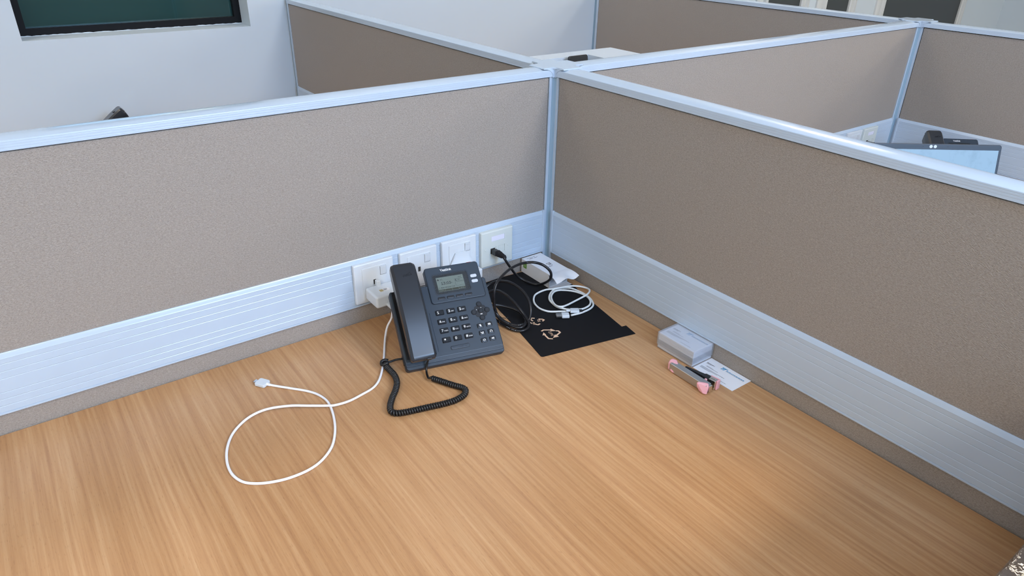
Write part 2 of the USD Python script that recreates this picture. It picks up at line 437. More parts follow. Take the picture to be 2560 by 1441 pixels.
# ceiling light panels (out of the picture)
LAMP_PLACE = ('by the west wall, nearest the south corner', 'by the west wall, between two others', 'over the desk behind the left partition', 'beside the south window', 'over the white printer', 'over the aisle east of the far partition',
              'by the dark framed panels', 'farthest from the camera', 'south of the near desk', 'over the near desk, cool white')
for (lx, ly, ll_, pw), where in zip(LAMPS + COOL, LAMP_PLACE):
    cl = Thing('ceiling_light', ('long' if ll_ > 1 else 'square') + ' white ceiling light panel ' + where, 'ceiling light', (lx, ly, CEIL), group='ceiling light panels')
    h = ll_ / 2
    cl.part('frame', box(-h - 0.02, -0.30, -0.012, h + 0.02, 0.30, 0) - box(-h - 0.005, -0.285, -0.03, h + 0.005, 0.285, 0.01), 'aluminium_white')
    cl.part('diffuser', box(-h - 0.005, -0.285, -0.008, h + 0.005, 0.285, -0.002), 'panel_glow')

# ------------------------------------------------------------------ partitions
L, PE = 1.5523, 0.034      # bay length along x; panels start this far from a post centre
ZSB, ZST, ZRB = 0.0365, 0.139, 0.4379
rail = [(-0.0195, ZRB), (-0.024, ZRB)]
for gz in (0.4415, 0.4452, 0.4489):
    rail += [(-0.024, gz - 0.0005), (-0.02382, gz), (-0.024, gz + 0.0005)]
rail += [(-0.024, 0.4505), (-0.0237, 0.4514), (-0.0228, 0.4520)] + [(-x, 0.4549 - 0.0029 * (x / 0.0228) ** 2) for x in (0.0195, 0.016, 0.012, 0.008, 0.004)]
rail = rail + [(-s, z) for s, z in rail[::-1]]
B = 0.0195


def skirt_prof(sgn):
    p = [(B - 0.002, ZST), (B + 0.0012, ZST), (B + 0.0022, ZST - 0.0015), (B + 0.0040, ZST - 0.0070), (B + 0.0047, ZST - 0.0084), (B + 0.0045, ZST - 0.0092)]
    for gz in (0.122, 0.1094, 0.0974, 0.0740, 0.0625, 0.0510):
        p += [(B + 0.0045, gz + 0.0008), (B + 0.0041, gz), (B + 0.0045, gz - 0.0008)]
    p += [(B + 0.0045, 0.0402), (B + 0.0034, 0.0396), (B + 0.0052, 0.0390), (B + 0.0052, ZSB), (B - 0.002, ZSB)]
    return p if sgn > 0 else [(-a, b) for a, b in p][::-1]


def end_cap(t, sgn):
    """small white end piece of the skirting (t along the panel)"""
    s0, s1 = (B - 0.001, B + 0.0056) if sgn > 0 else (-B - 0.0056, -B + 0.001)
    return rbox(t, s0, ZSB - 0.0015, t + 0.007, s1, ZST + 0.001, 0.0009, 8)


def partition(axis, ox, oy, t0, t1, label, end_post=None):
    """A panel running along its own x from t0 to t1; axis 0: world x, 1: world y."""
    p = Thing('partition_panel', label, 'partition', (ox, oy, -DZ), math.pi / 2 if axis else 0.0)
    up = lambda m: moved(m, 0, 0, DZ)
    a, b = t0 + 0.0, t1 - 0.0
    p.part('core', up(box(a, -B + 0.0035, FL + 0.004, b, B - 0.0035, 0.4470)), 'core_dark')
    p.part('fabric_panel', up(rbox(a + 0.0012, -B, ZST - 0.004, b - 0.0012, B, ZRB - 0.0022, 0.002, 8)), 'fabric')
    p.part('lower_fabric_panel', up(rbox(a + 0.0012, -B, FL + 0.03, b - 0.0012, B, ZSB + 0.004, 0.002, 8)), 'fabric')
    p.part('top_rail', up(prof_x(rail, t0 - 0.005, t1 + 0.005)), 'aluminium_white', smooth=20)
    for sgn in (-1, 1):
        k = p.part('skirting', up(prof_x(skirt_prof(sgn), a + 0.007, b - 0.007)), 'aluminium_white', smooth=20)
        p.part('end_cap', up(end_cap(a, sgn)), 'aluminium_white', parent=k); p.part('end_cap', up(end_cap(b - 0.007, sgn)), 'aluminium_white', parent=k)
    if end_post is not None:
        p.part('wall_trim', up(box(end_post, -0.0205, FL, end_post + 0.012, 0.0205, 0.4545)), 'aluminium_white')
        p.part('wall_channel', up(box(end_post + 0.012, -0.017, FL, end_post + 0.03, 0.017, 0.4540)), 'post_blue')
    return p


partition(0, 0, 0, -1.62, -PE, 'taupe fabric partition with white rails behind the near desk phone, left of the near post')
partition(1, 0, 0, -1.62, -PE, 'taupe fabric partition with white rails right of the near desk, beside the business card box')
partition(0, 0, 0, PE, L - PE, 'taupe fabric partition between the near and the far partition post, behind the laptop')
partition(1, 0, 0, PE, YW - 0.0305, 'taupe fabric partition from the near post to the white wall by the teal window', end_post=YW - 0.0305)
partition(1, L, 0, -1.62, -PE, 'taupe fabric partition right of the far post, behind the far desk phone')
partition(1, L, 0, PE, YW - 0.0305, 'taupe fabric partition from the far post to the wall, behind the white printer', end_post=YW - 0.0305)


def post_poly():
    """plus-shaped post, corners filled with a concave groove"""
    e = 0.0335
    q = unary_union([Polygon([(-e, -0.0203), (e, -0.0203), (e, 0.0203), (-e, 0.0203)]), Polygon([(-0.0203, -e), (0.0203, -e), (0.0203, e), (-0.0203, e)])])
    return q.buffer(0)


def cap_profile():
    """(t, z): flares from a slim neck at the rail's lower edge to a wide crown"""
    h0, h1 = ZRB - 0.0016, 0.4572
    right = [(0.029, h0)]
    for k in range(11):
        a = math.pi - math.pi / 2 * k / 10 * 1.02
        right.append((0.029 + 0.0240 * (1 + math.cos(a)), h0 + 0.003 + 0.0150 * math.sin(a)))
    right += [(0.0540, 0.4553), (0.0530, h1 - 0.0005), (0.0490, h1)]
    return right + [(-t, z) for t, z in right[::-1]]


def man(vfm):
    v, f = vfm
    return m3.Manifold(m3.Mesh(np.asarray(v, np.float32), np.asarray(f, np.uint32)))


def fix(t):
    t = trimesh.Trimesh(*t, process=True); t.merge_vertices(); trimesh.repair.fix_normals(t)
    return man((t.vertices, t.faces))


cp = cap_profile()
capm = fix(prof_x(cp, -0.0249, 0.0249)).rotate([0, 0, 90]) + fix(prof_x(cp, -0.0249, 0.0249))
for sx, sy in ((1, 1), (-1, 1), (-1, -1), (1, -1)):      # webs that round the inner corners of the crown
    web = [(sx * 0.024, sy * 0.024)] + [(sx * (0.0249 + 0.012 - 0.012 * math.sin(a)), sy * (0.0249 + 0.012 - 0.012 * math.cos(a))) for a in np.linspace(0, math.pi / 2, 7)]
    for wz0, wz1, kk in ((0.4545, 0.4570, 1.0), (0.4510, 0.4562, 0.5), (ZRB - 0.0016, 0.4512, 0.22)):
        pp = [(sx * 0.024 + (x - sx * 0.024) * kk, sy * 0.024 + (y - sy * 0.024) * kk) for x, y in web]
        capm = capm + fix(vf(extrude(Polygon(pp).buffer(0), wz0, wz1)))
proto = None
for (px, lab) in ((0.0, 'white four-way partition post with moulded cap at the corner of the near desk'), (L, 'white four-way partition post with moulded cap at the top right, beyond the laptop')):
    if proto is None:
        t = Thing('partition_post', lab, 'post', (px, 0, -DZ))
        t.part('post', moved(extrude(post_poly(), FL, ZRB), 0, 0, DZ), 'aluminium_white', smooth=False)
        for k in range(4):
            ring = [(0.0195, 0.0195), (0.0272, 0.0200), (0.0258, 0.0212), (0.0236, 0.0222), (0.0222, 0.0236), (0.0212, 0.0258), (0.0200, 0.0272)]
            g = fix(vf(extrude(Polygon(ring), FL, ZRB - 0.002)))
            t.part('groove_strip', moved(g.rotate([0, 0, 90 * k]), 0, 0, DZ), 'post_blue')
        t.part('post_cap', moved(capm, 0, 0, DZ), 'aluminium_white', smooth=40)
        proto = t
    else:
        copy_of(proto, lab, (px, 0, -DZ))

# ------------------------------------------------------------------ desks
def desk_poly(ly=1.6, lx=1.6):
    e = 0.0225
    pts = [(-e, -e), (-lx, -e), (-lx, -0.76), (-1.02, -0.76)]
    for k in range(9):
        a = math.pi / 2 * (k / 8)
        pts.append((-0.97 + 0.30 * math.sin(a), -1.06 + 0.30 * math.cos(a)))
    pts += [(-0.67, -ly), (-e, -ly)]
    return Polygon(pts)


def desk(label, ox, oy, sx, sy, ly=1.6, lx=1.6):
    d = Thing('desk', label, 'desk', (ox, oy, -DZ))
    g = desk_poly(ly, lx); g = Polygon([(sx * a, sy * b) for a, b in g.exterior.coords])
    d.part('desk_top', moved(extrude(g, -0.0265, -0.0006) + extrude(g.buffer(-0.0006), -0.0007, 0.0), 0, 0, DZ), 'beech', smooth=False)
    q = lambda x0, y0, z0, x1, y1, z1: box(min(sx * x0, sx * x1), min(sy * y0, sy * y1), z0, max(sx * x0, sx * x1), max(sy * y0, sy * y1), z1)
    d.part('side_panel', q(-lx + 0.02, -0.72, 0, -lx + 0.04, -0.05, DZ - 0.0265), 'beech'); d.part('side_panel', q(-0.63, -ly + 0.02, 0, -0.06, -ly + 0.04, DZ - 0.0265), 'beech')
    d.part('corner_leg', q(-0.12, -0.12, 0, -0.06, -0.06, DZ - 0.0265), 'aluminium_white')
    return d


desk('beech-effect corner desk in the foreground carrying the large desk phone', 0, 0, 1, 1)
desk('beech-effect corner desk carrying the laptop, mostly hidden by the right partition', L, 0, 1, 1, 1.6, 1.5)
desk('beech-effect desk behind the left partition, carrying the half-hidden phone', 0, YW - 0.0, 1, 1, 1.5)
desk('beech-effect desk behind the far partition, carrying the white printer', L, YW - 0.0, 1, 1, 1.5, 1.5)

# ------------------------------------------------------------------ power and network outlets (front of the skirting is y = -0.0247)
YS = -0.0222


def facing(mesh):
    """local (u right, v up, n out of the wall) -> x, -y, z for a plate on a wall facing -y"""
    return affine(mesh, (0, 0, 0), (1, 0, 0), (0, 0, 1), (0, -1, 0))


def power_socket(name, label, x, z):
    t = Thing(name, label, 'power socket', (x, YS, z))
    t.part('backing_box', facing(plate(0.001, 0.001, 0.085, 0.085, 0.002, -0.001, 0.0035, 0.0006)), 'plastic_white')
    t.part('face_plate', facing(plate(0, 0, 0.086, 0.086, 0.0022, 0.0035, 0.0100, 0.0022)), 'plastic_white')
    raised = plate(0.0165, 0.0060, 0.0695, 0.0755, 0.0016, 0.0095, 0.0112, 0.0005) - box(0.0550, 0.0535, 0.006, 0.0690 - 0.0005, 0.0730, 0.02)
    for (a, b, c, d) in ((0.0395, 0.0365, 0.0455, 0.0475), (0.0240, 0.0165, 0.0330, 0.0215), (0.0520, 0.0165, 0.0610, 0.0215)):
        raised = raised - box(a, b, 0.008, c, d, 0.02)
    t.part('socket_panel', facing(raised), 'plastic_white')
    for (a, b, c, d) in ((0.0395, 0.0365, 0.0455, 0.0475), (0.0240, 0.0165, 0.0330, 0.0215), (0.0520, 0.0165, 0.0610, 0.0215)):
        t.part('pin_slot', facing(box(a, b, 0.0098, c, d, 0.0101)), 'core_dark')
    t.part('switch_well', facing(box(0.0550, 0.0535, 0.0098, 0.0690 - 0.0005, 0.0730, 0.01005)), 'core_dark')
    t.part('rocker_switch', facing(hullpts([(0.0556, 0.0544, 0.0100), (0.0680, 0.0544, 0.0100), (0.0556, 0.0725, 0.0100), (0.0680, 0.0725, 0.0100), (0.0558, 0.0546, 0.0114), (0.0678, 0.0546, 0.0114), (0.0558, 0.0722, 0.0134), (0.0678, 0.0722, 0.0134), (0.0558, 0.0640, 0.0116), (0.0678, 0.0640, 0.0116)])), 'plastic_white')
    return t


def network_socket(name, label, x, z):
    t = Thing(name, label, 'network socket', (x, YS, z))
    pl = plate(0, 0, 0.086, 0.086, 0.0025, 0.0, 0.0105, 0.0035)
    wells = ((0.0275, 0.0600, 0.0630, 0.0722), (0.0225, 0.0300, 0.0395, 0.0470), (0.0465, 0.0300, 0.0635, 0.0470))
    for (a, b, c, d) in wells: pl = pl - box(a, b, 0.0096, c, d, 0.02)
    t.part('face_plate', facing(pl), 'plastic_ivory')
    t.part('label_window', facing(box(0.0278, 0.0603, 0.0094, 0.0627, 0.0719, 0.0100)), 'label_lilac', label='pale lilac label window')
    t.part('jack_opening', facing(box(0.0255, 0.0305, 0.0094, 0.0375, 0.0435, 0.0098)), 'core_dark', label='dark jack opening')
    t.part('shutter', facing(plate(0.0470, 0.0305, 0.0630, 0.0465, 0.0004, 0.0094, 0.0101, 0.0003)), 'plastic_ivory')
    for u in (0.0130, 0.0730):
        t.part('screw_cap', facing(disc(u, 0.0430, 0.0033, 0.010, 0.0112, 0.0005, 20)), 'plastic_ivory')
    return t


power_socket('power_socket', 'white switched power socket left of the desk phone, holding the white charger', -0.5150, 0.0450)
power_socket('power_socket', 'white switched power socket with empty pin holes, half hidden behind the phone handset', -0.4140, 0.0445)
power_socket('power_socket', 'white switched power socket behind the phone screen, holding the second white adapter', -0.3155, 0.0440)
network_socket('network_socket', 'ivory network outlet with lilac label window and the black cable plugged in', -0.2172, 0.0418)
power_socket('power_socket', 'white power socket on the far partition skirting, just above the right top rail', 1.2260, 0.0440)
network_socket('network_socket', 'ivory network outlet on the far partition skirting, left of the far post', 1.3260, 0.0430)

# ------------------------------------------------------------------ adapters plugged in
t = Thing('power_adapter', 'square white charger plugged into the left socket, with a small gold sticker', 'charger', (-0.467, -0.036, 0.068))
t.part('body', rbox(-0.4965, -0.0865, 0.0555, -0.4380, -0.0362, 0.0815, 0.0045, 16), 'plastic_white', world=True)
t.part('earth_pin_tab', rbox(-0.4740, -0.046, 0.080, -0.4660, -0.0352, 0.0925, 0.001, 8), 'plastic_white', world=True)
t.part('sticker', box(-0.4790, -0.0700, 0.0814, -0.4580, -0.0600, 0.0818), 'paper', world=True)
t.part('sticker_mark', box(-0.4785, -0.0692, 0.0815, -0.4715, -0.0608, 0.0820), 'sticker_gold', world=True)
for k in range(3):
    t.part('sticker_line', box(-0.4698, -0.0625 - 0.0024 * k, 0.0815, -0.4620 - 0.001 * k, -0.0616 - 0.0024 * k, 0.0820), 'ink_grey', world=True)
t = Thing('power_adapter', 'white wedge-topped plug adapter behind the right edge of the phone', 'charger', (-0.272, -0.036, 0.07))
t.part('body', rbox(-0.2980, -0.0800, 0.0500, -0.2450, -0.0355, 0.0715, 0.003, 12), 'plastic_white', world=True)
t.part('rim', hullpts([(-0.300, -0.0352, 0.048), (-0.241, -0.0352, 0.048), (-0.300, -0.0352, 0.073), (-0.241, -0.0352, 0.073), (-0.285, -0.0352, 0.101), (-0.261, -0.0352, 0.101),
                       (-0.300, -0.038, 0.048), (-0.241, -0.038, 0.048), (-0.300, -0.038, 0.073), (-0.241, -0.038, 0.073), (-0.285, -0.038, 0.101), (-0.261, -0.038, 0.101)]), 'plastic_white', world=True)

# ------------------------------------------------------------------ the desk phone (local: x along its front edge, face tilted 41 degrees)
TH = 0.7219
PB, PPHI = (-0.5213, -0.2457), -0.2527
CT, ST = math.cos(TH), math.sin(TH)


def face(mesh):
    """(u, v, n) on the phone's face plane -> phone-local xyz"""
    return affine(mesh, (0, 0, 0.0120), (1, 0, 0), (0, CT, ST), (0, -ST, CT))


ph = Thing('desk_phone', 'large dark grey desk phone with lit screen on the near desk', 'phone', (PB[0], PB[1], 0), PPHI)
W = 0.189
body = plate(0, 0.0128, W, 0.154, 0.005, -0.0160, 0.0, 0.0016) + plate(0.0005, 0.006, W - 0.0005, 0.03, 0.004, -0.0155, -0.0007, 0.001)
lip = hullpts([(x, y, -0.0158) for x, y in rrect(0, 0, W, 0.03, 0.006)] + [(x, y, -0.0040) for x, y in rrect(0, 0, W, 0.03, 0.006)] + [(x, y, -0.0020) for x, y in rrect(0.0012, 0.0012, W - 0.0012, 0.0128, 0.005)])
body = body + lip
body = body - box(0.0640, 0.0230, -0.0008, 0.0649, 0.100, 0.01)                       # fine groove beside the keypad
body = body - box(0.0045, 0.020, -0.0035, 0.0600, 0.185, 0.01)                        # handset cradle recess
b_ = ph.part('body', face(body), 'phone_grey', smooth=35)
ph.part('cradle_floor', face(box(0.0050, 0.0205, -0.0040, 0.0595, 0.1535, -0.0034)), 'phone_black')
# foot stand behind the face
stand = hullpts([(0.045, 0.105 * CT + 0.016 * ST, 0.012 + 0.105 * ST - 0.018 * CT), (0.150, 0.105 * CT + 0.016 * ST, 0.012 + 0.105 * ST - 0.018 * CT),
                 (0.045, 0.07 * CT + 0.016 * ST, 0.012 + 0.07 * ST - 0.018 * CT), (0.150, 0.07 * CT + 0.016 * ST, 0.012 + 0.07 * ST - 0.018 * CT),
                 (0.040, 0.128, 0.0), (0.155, 0.128, 0.0), (0.040, 0.118, 0.0), (0.155, 0.118, 0.0)])
ph.part('stand', stand, 'phone_black')
ph.part('rear_housing', hullpts([(0.004, 0.012, 0.0035), (0.185, 0.012, 0.0035), (0.006, 0.055 * CT + 0.0155 * ST, 0.012 + 0.055 * ST - 0.0155 * CT), (0.183, 0.055 * CT + 0.0155 * ST, 0.012 + 0.055 * ST - 0.0155 * CT),
                                 (0.004, 0.060, 0.0005), (0.185, 0.060, 0.0005), (0.004, 0.016, 0.0005), (0.185, 0.016, 0.0005)]), 'phone_black')
# screen module
mod = plate(0.0738, 0.1150, 0.1813, 0.1885, 0.0055, -0.0130, 0.0022, 0.0013)
mod = mod - plate(0.0868, 0.1322, 0.1552, 0.1718, 0.004, 0.0003, 0.01, 0.0001)
s_ = ph.part('screen_module', face(mod), 'phone_grey', smooth=35)
seam = plate(0.0728, 0.1140, 0.1823, 0.1540, 0.006, -0.002, 0.00015, 0.00005)
ph.part('module_seam', face(seam - plate(0.0734, 0.1146, 0.1817, 0.16, 0.0055, -0.01, 0.01, 0.0001)), 'phone_black')
rim = plate(0.0852, 0.1306, 0.1568, 0.1734, 0.005, 0.0019, 0.00235, 0.0001) - plate(0.0858, 0.1312, 0.1562, 0.1728, 0.0046, 0.0, 0.01, 0.0001)
ph.part('screen_rim', face(rim), 'phone_black', parent=s_)
ph.part('screen_surround', face(box(0.0868, 0.1322, 0.0003, 0.1552, 0.1718, 0.0008)), 'key_black', parent=s_)
lcd = ph.part('display', face(box(0.0928, 0.1370, 0.0010, 0.1462, 0.1664, 0.0013)), 'lcd_on')
N0 = 0.00135
ink = [moved(text('13:03', 0.0052, True), 0.1000, 0.1508, N0), moved(text('59', 0.0026), 0.1183, 0.1512, N0), moved(text('1 New Missed Call', 0.0026), 0.0948, 0.1438, N0)]
ink += extrude(Polygon([(0.0946, 0.1618), (0.0962, 0.1638), (0.0978, 0.1618), (0.0978, 0.1600), (0.0946, 0.1600)]), N0, N0 + 0.0002)
ink += [moved(text('281', 0.0024), 0.0990, 0.1602, N0)]
ink += extrude(Polygon(rrect(0.1280, 0.1540, 0.1450, 0.1592, 0.0012)).difference(Polygon(rrect(0.1284, 0.1544, 0.1462, 0.1588, 0.001))), N0, N0 + 0.0002)
ink += [moved(vf(disc(0.1305, 0.1573, 0.0009, N0, N0 + 0.0002, 0.0001, 12)), 0, 0, 0), box(0.1295, 0.1550, N0, 0.1316, 0.1562, N0 + 0.0002), moved(text('281', 0.0019), 0.1332, 0.1556, N0)]
ink += [box(0.1284, 0.1448, N0, 0.1287, 0.1525, N0 + 0.0002), box(0.1284, 0.1448, N0, 0.1462, 0.1451, N0 + 0.0002), box(0.1300, 0.1522, N0, 0.1462, 0.1525, N0 + 0.0002)]
for k in range(3): ink.append(box(0.1362 + 0.0007 * k, 0.1612, N0, 0.1366 + 0.0007 * k, 0.1622 + 0.0006 * k, N0 + 0.0002))
ink += extrude(LineString([(0.1395, 0.1618), (0.1403, 0.1611), (0.1420, 0.1634)]).buffer(0.0003), N0, N0 + 0.0002)
ph.part('display_text', face(ink), 'lcd_ink', parent=lcd)
ph.part('softkey_bar', face([box(0.0931 + 0.0134 * k, 0.1374, N0, 0.1059 + 0.0134 * k, 0.1416, N0 + 0.0001) for k in range(4)]), 'lcd_bar', parent=lcd)
lab = [centred(s, 0.0021, 0.0995 + 0.0134 * k, 0.1395, N0 + 0.0001) for k, s in enumerate(('History', 'Dir', 'DND', 'Menu')) if k in (0, 3)]
ph.part('softkey_text', face(lab), 'lcd_on', parent=lcd)
ph.part('lens', face(box(0.0868, 0.1322, 0.0018, 0.1552, 0.1718, 0.0020)), 'lcd_lens', parent=s_)
ph.part('logo', face(moved(text('Yealink', 0.0047, True, 0.0002), 0.1042, 0.1778, 0.0021)), 'print_white', parent=s_)
ph.part('status_light', face(rbox(0.160, 0.1868, -0.003, 0.1695, 0.1892, 0.0014, 0.0008, 8)), 'led_red', parent=s_)
for v in (0.1590, 0.1482):
    ph.part('line_key', face(plate(0.1600, v - 0.0033, 0.1730, v + 0.0033, 0.0028, 0.001, 0.0034, 0.0009)), 'line_key', label='pale grey lit line key')
for u in (0.0942, 0.1121, 0.1297, 0.1478):
    ph.part('soft_key', face(plate(u - 0.0070, 0.1213, u + 0.0070, 0.1264, 0.0014, 0.001, 0.0034, 0.0008)), 'phone_black')
# keypad
rows = ((0.0970, (('1', ''), ('2', 'ABC'), ('3', 'DEF'))), (0.0791, (('4', 'GHI'), ('5', 'JKL'), ('6', 'MNO'))), (0.0612, (('7', 'PQRS'), ('8', 'TUV'), ('9', 'WXYZ'))), (0.0429, (('*', '.'), ('0', ''), ('#', 'SEND'))))
for v, ks in rows:
    for u, (big, small) in zip((0.0842, 0.1058, 0.1273), ks):
        k = ph.part('key', face(hullpts([(x, y, -0.001) for x, y in rrect(u - 0.0080, v - 0.0050, u + 0.0080, v + 0.0050, 0.0016, 4)] + [(x, y, 0.0012) for x, y in rrect(u - 0.0079, v - 0.0049, u + 0.0079, v + 0.0049, 0.0016, 4)]
                                 + [(x, y, 0.0024 - (y - v) * 0.08) for x, y in rrect(u - 0.0070, v - 0.0040, u + 0.0070, v + 0.0042, 0.0014, 4)])), 'key_black', smooth=25)
        pr = [moved(text(big, 0.0048 if big != '*' else 0.006, True), u - 0.0058, v - 0.0022 - (0.0012 if big == '*' else 0), 0)]
        if small: pr.append(moved(text(small, 0.0021), u - 0.0006, v - 0.0020, 0))
        pv, pf = vf(pr); pv[:, 2] += 0.00245 - (pv[:, 1] - v) * 0.08
        ph.part('key_print', face((pv, pf)), 'print_white', parent=k)
        ph.part('key_well', face(plate(u - 0.0086, v - 0.0056, u + 0.0086, v + 0.0056, 0.002, -0.001, 0.00015, 0.00005)), 'phone_black', parent=k)
# navigation pad
nv = ph.part('navigation_pad', face(disc(0.1626, 0.0865, 0.0142, -0.002, 0.0003, 0.0002, 8)), 'phone_black', smooth=False)
for u, v in ((0.1626, 0.1004), (0.1756, 0.0867), (0.1626, 0.0728), (0.1490, 0.0862)):
    ph.part('arrow_button', face(disc(u, v, 0.0052, -0.001, 0.0022, 0.0008)), 'key_black', parent=nv)
    ph.part('button_dimple', face(disc(u, v, 0.0026, 0.002, 0.0023, 0.0001)), 'phone_black', parent=nv)
ph.part('ok_button', face(disc(0.1628, 0.0866, 0.0047, -0.001, 0.0026, 0.001)), 'key_black', parent=nv)
ph.part('ok_print', face([centred('OK', 0.0024, 0.1626, 0.0806, 0.0004, True), extrude(Polygon([(0.1638, 0.0925), (0.1656, 0.0925), (0.1647, 0.0942)]), 0.0003, 0.0006)[0], centred('▲', 0.0016, 0.155, 0.0905, 0.0004)]), 'print_white', parent=nv)


def icon(kind, u, v, z):
    o = []
    P = lambda a, b: (u + a * 0.001, v + b * 0.001)
    w = 0.00055
    if kind == 'mute':
        o += extrude(LineString([P(0, 0.6), P(0, 1.8)]).buffer(0.0010), z, z + 0.0002) + stroke([P(-1.5, 0.6), P(-1.2, -0.8), P(0, -1.4), P(1.2, -0.8), P(1.5, 0.6)], w, z, z + 0.0002) + stroke([P(0, -1.4), P(0, -2.4)], w, z, z + 0.0002) + stroke([P(-1.9, 2.2), P(1.9, -2.0)], w, z, z + 0.0002)
    elif kind == 'message':
        q = Polygon([P(-2.6, -1.7), P(2.6, -1.7), P(2.6, 1.7), P(-2.6, 1.7)])
        o += extrude(q.difference(LineString([P(-2.4, 1.5), P(0, -0.2), P(2.4, 1.5)]).buffer(0.00030)), z, z + 0.0002)
    elif kind == 'headset':
        o += stroke([P(2.0 * math.cos(a), 2.0 * math.sin(a)) for a in np.linspace(math.radians(-55), math.radians(235), 15)], 0.0007, z, z + 0.0002)
        o += extrude(Polygon([P(-2.5, -1.9), P(-1.1, -1.9), P(-1.1, 0.1), P(-2.5, 0.1)]), z, z + 0.0002) + extrude(Polygon([P(1.1, -1.9), P(2.5, -1.9), P(2.5, 0.1), P(1.1, 0.1)]), z, z + 0.0002)
    elif kind == 'transfer':
        o += stroke([P(-2.5, 1.4), P(-1.5, -0.8), P(0.6, -1.8)], 0.0012, z, z + 0.0002) + stroke([P(-0.5, 0.4), P(2.4, 1.7)], w, z, z + 0.0002) + stroke([P(1.0, 1.9), P(2.4, 1.7), P(1.9, 0.4)], w, z, z + 0.0002) + stroke([P(1.0, -0.2), P(2.2, -1.5)], 0.001, z, z + 0.0002)
    elif kind == 'redial':
        for s in (0, math.pi):
            o += stroke([P(2.1 * math.cos(a + s), 1.6 * math.sin(a + s)) for a in np.linspace(0.5, 2.8, 9)], 0.0007, z, z + 0.0002)
            c, q = 2.1 * math.cos(0.35 + s), 1.6 * math.sin(0.35 + s)
            o += extrude(Polygon([P(c - 1.0, q + 0.3 * math.cos(s)), P(c + 1.0, q + 0.3 * math.cos(s)), P(c, q - 1.2 * math.cos(s))]), z, z + 0.0002)
    elif kind == 'speaker':
        o += extrude(Polygon([P(-2.4, -0.8), P(-1.3, -0.8), P(0.2, -2.0), P(0.2, 2.0), P(-1.3, 0.8), P(-2.4, 0.8)]), z, z + 0.0002)
        for r in (1.2, 2.3): o += stroke([P(0.2 + r * math.cos(a), r * math.sin(a)) for a in np.linspace(-0.9, 0.9, 8)], 0.0006, z, z + 0.0002)
    return o


for (u, v), k in zip(((0.1540, 0.0578), (0.1716, 0.0580), (0.1541, 0.0434), (0.1717, 0.0437), (0.1542, 0.0289), (0.1711, 0.0293)), ('mute', 'message', 'transfer', 'headset', 'redial', 'speaker')):
    b = ph.part('function_key', face(plate(u - 0.0058, v - 0.0042, u + 0.0058, v + 0.0042, 0.0016, -0.001, 0.0020, 0.0009)), 'key_black', smooth=25)
    ph.part('icon', face(icon(k, u, v, 0.00202)), 'print_white', parent=b)
    ph.part('key_well', face(plate(u - 0.0064, v - 0.0048, u + 0.0064, v + 0.0048, 0.002, -0.001, 0.00015, 0.00005)), 'phone_black', parent=b)
vb = ph.part('volume_bar', face(plate(0.0888, 0.0226, 0.1243, 0.0292, 0.0022, -0.001, 0.0013, 0.0006)), 'phone_grey')
ph.part('volume_gap', face(plate(0.0880, 0.0218, 0.1251, 0.0300, 0.0028, -0.001, 0.0002, 0.00005)), 'phone_black', parent=vb)
ph.part('volume_marks', face([box(0.0925, 0.0256, 0.0012, 0.0950, 0.0262, 0.0015), box(0.1165, 0.0256, 0.0012, 0.1190, 0.0262, 0.0015), box(0.11745, 0.0247, 0.0012, 0.11805, 0.0271, 0.0015)] + extrude(Polygon([(0.1010, 0.0254), (0.1120, 0.0254), (0.1120, 0.0266)]), 0.0012, 0.0015)), 'phone_black', parent=vb)
# jacks on the left edge
ph.part('side_jack', face(rbox(-0.0014, 0.014, -0.0145, 0.004, 0.026, -0.005, 0.0006, 6)), 'phone_black')


# handset: arched bar resting on two end blocks
def hs_section(v, n0, n1, u0=0.0052, u1=0.0512):
    c = 0.0045
    return [(u0, v, n0), (u1, v, n0), (u0, v, n1 - c), (u1, v, n1 - c), (u0 + c, v, n1), (u1 - c, v, n1)]


def arch(v): return 0.0472 - 0.0062 * ((v - 0.110) / 0.092) ** 2


segs = []
vs = [0.0060, 0.0085] + list(np.linspace(0.014, 0.182, 13)) + [0.1870, 0.1905]
for a, b in zip(vs[:-1], vs[1:]):
    ends = []
    for v in (a, b):
        top = arch(v) - (0.0030 if v in (0.0060, 0.1905) else 0.0008 if v in (0.0085, 0.1870) else 0)
        ins = 0.0028 if v in (0.0060, 0.1905) else 0.0006 if v in (0.0085, 0.1870) else 0.0
        ends += hs_section(v, 0.026 if not (0.0060 == v or v == 0.1905) else 0.027, top, 0.0052 + ins, 0.0512 - ins)
    segs.append(hullpts(ends))
hs = m3.Manifold.batch_boolean(segs, m3.OpType.Add)
for v0, v1 in ((0.008, 0.056), (0.140, 0.1885)):
    hs = hs + hullpts([(x, y, 0.0005) for x, y in rrect(0.009, v0 + 0.004, 0.0475, v1 - 0.006, 0.006)] + [(x, y, 0.020) for x, y in rrect(0.0058, v0, 0.0506, v1, 0.007)] + [(x, y, 0.032) for x, y in rrect(0.0058, v0, 0.0506, v1, 0.007)])
h_ = ph.part('handset', face(hs), 'phone_handset', smooth=32)
em = stroke([(0.0258 + 0.0021 * math.cos(a), 0.1640 + 0.0018 * math.sin(a)) for a in np.linspace(0, 6.28, 17)], 0.0008, 0.0440, 0.0457)
em += stroke([(0.0300 + 0.0019 * math.cos(a), 0.1642 + 0.0016 * math.sin(a)) for a in np.linspace(0, 6.28, 17)], 0.0008, 0.0440, 0.0457)
em += stroke([(0.0322, 0.1630), (0.0335, 0.1650), (0.0352, 0.1636)], 0.0008, 0.0440, 0.0457) + stroke([(0.0318, 0.1668), (0.0350, 0.1676), (0.0375, 0.1700)], 0.0007, 0.0440, 0.0457)
em += stroke([(0.0372, 0.1640), (0.0388, 0.1672), (0.0400, 0.1640)], 0.0008, 0.0440, 0.0457)
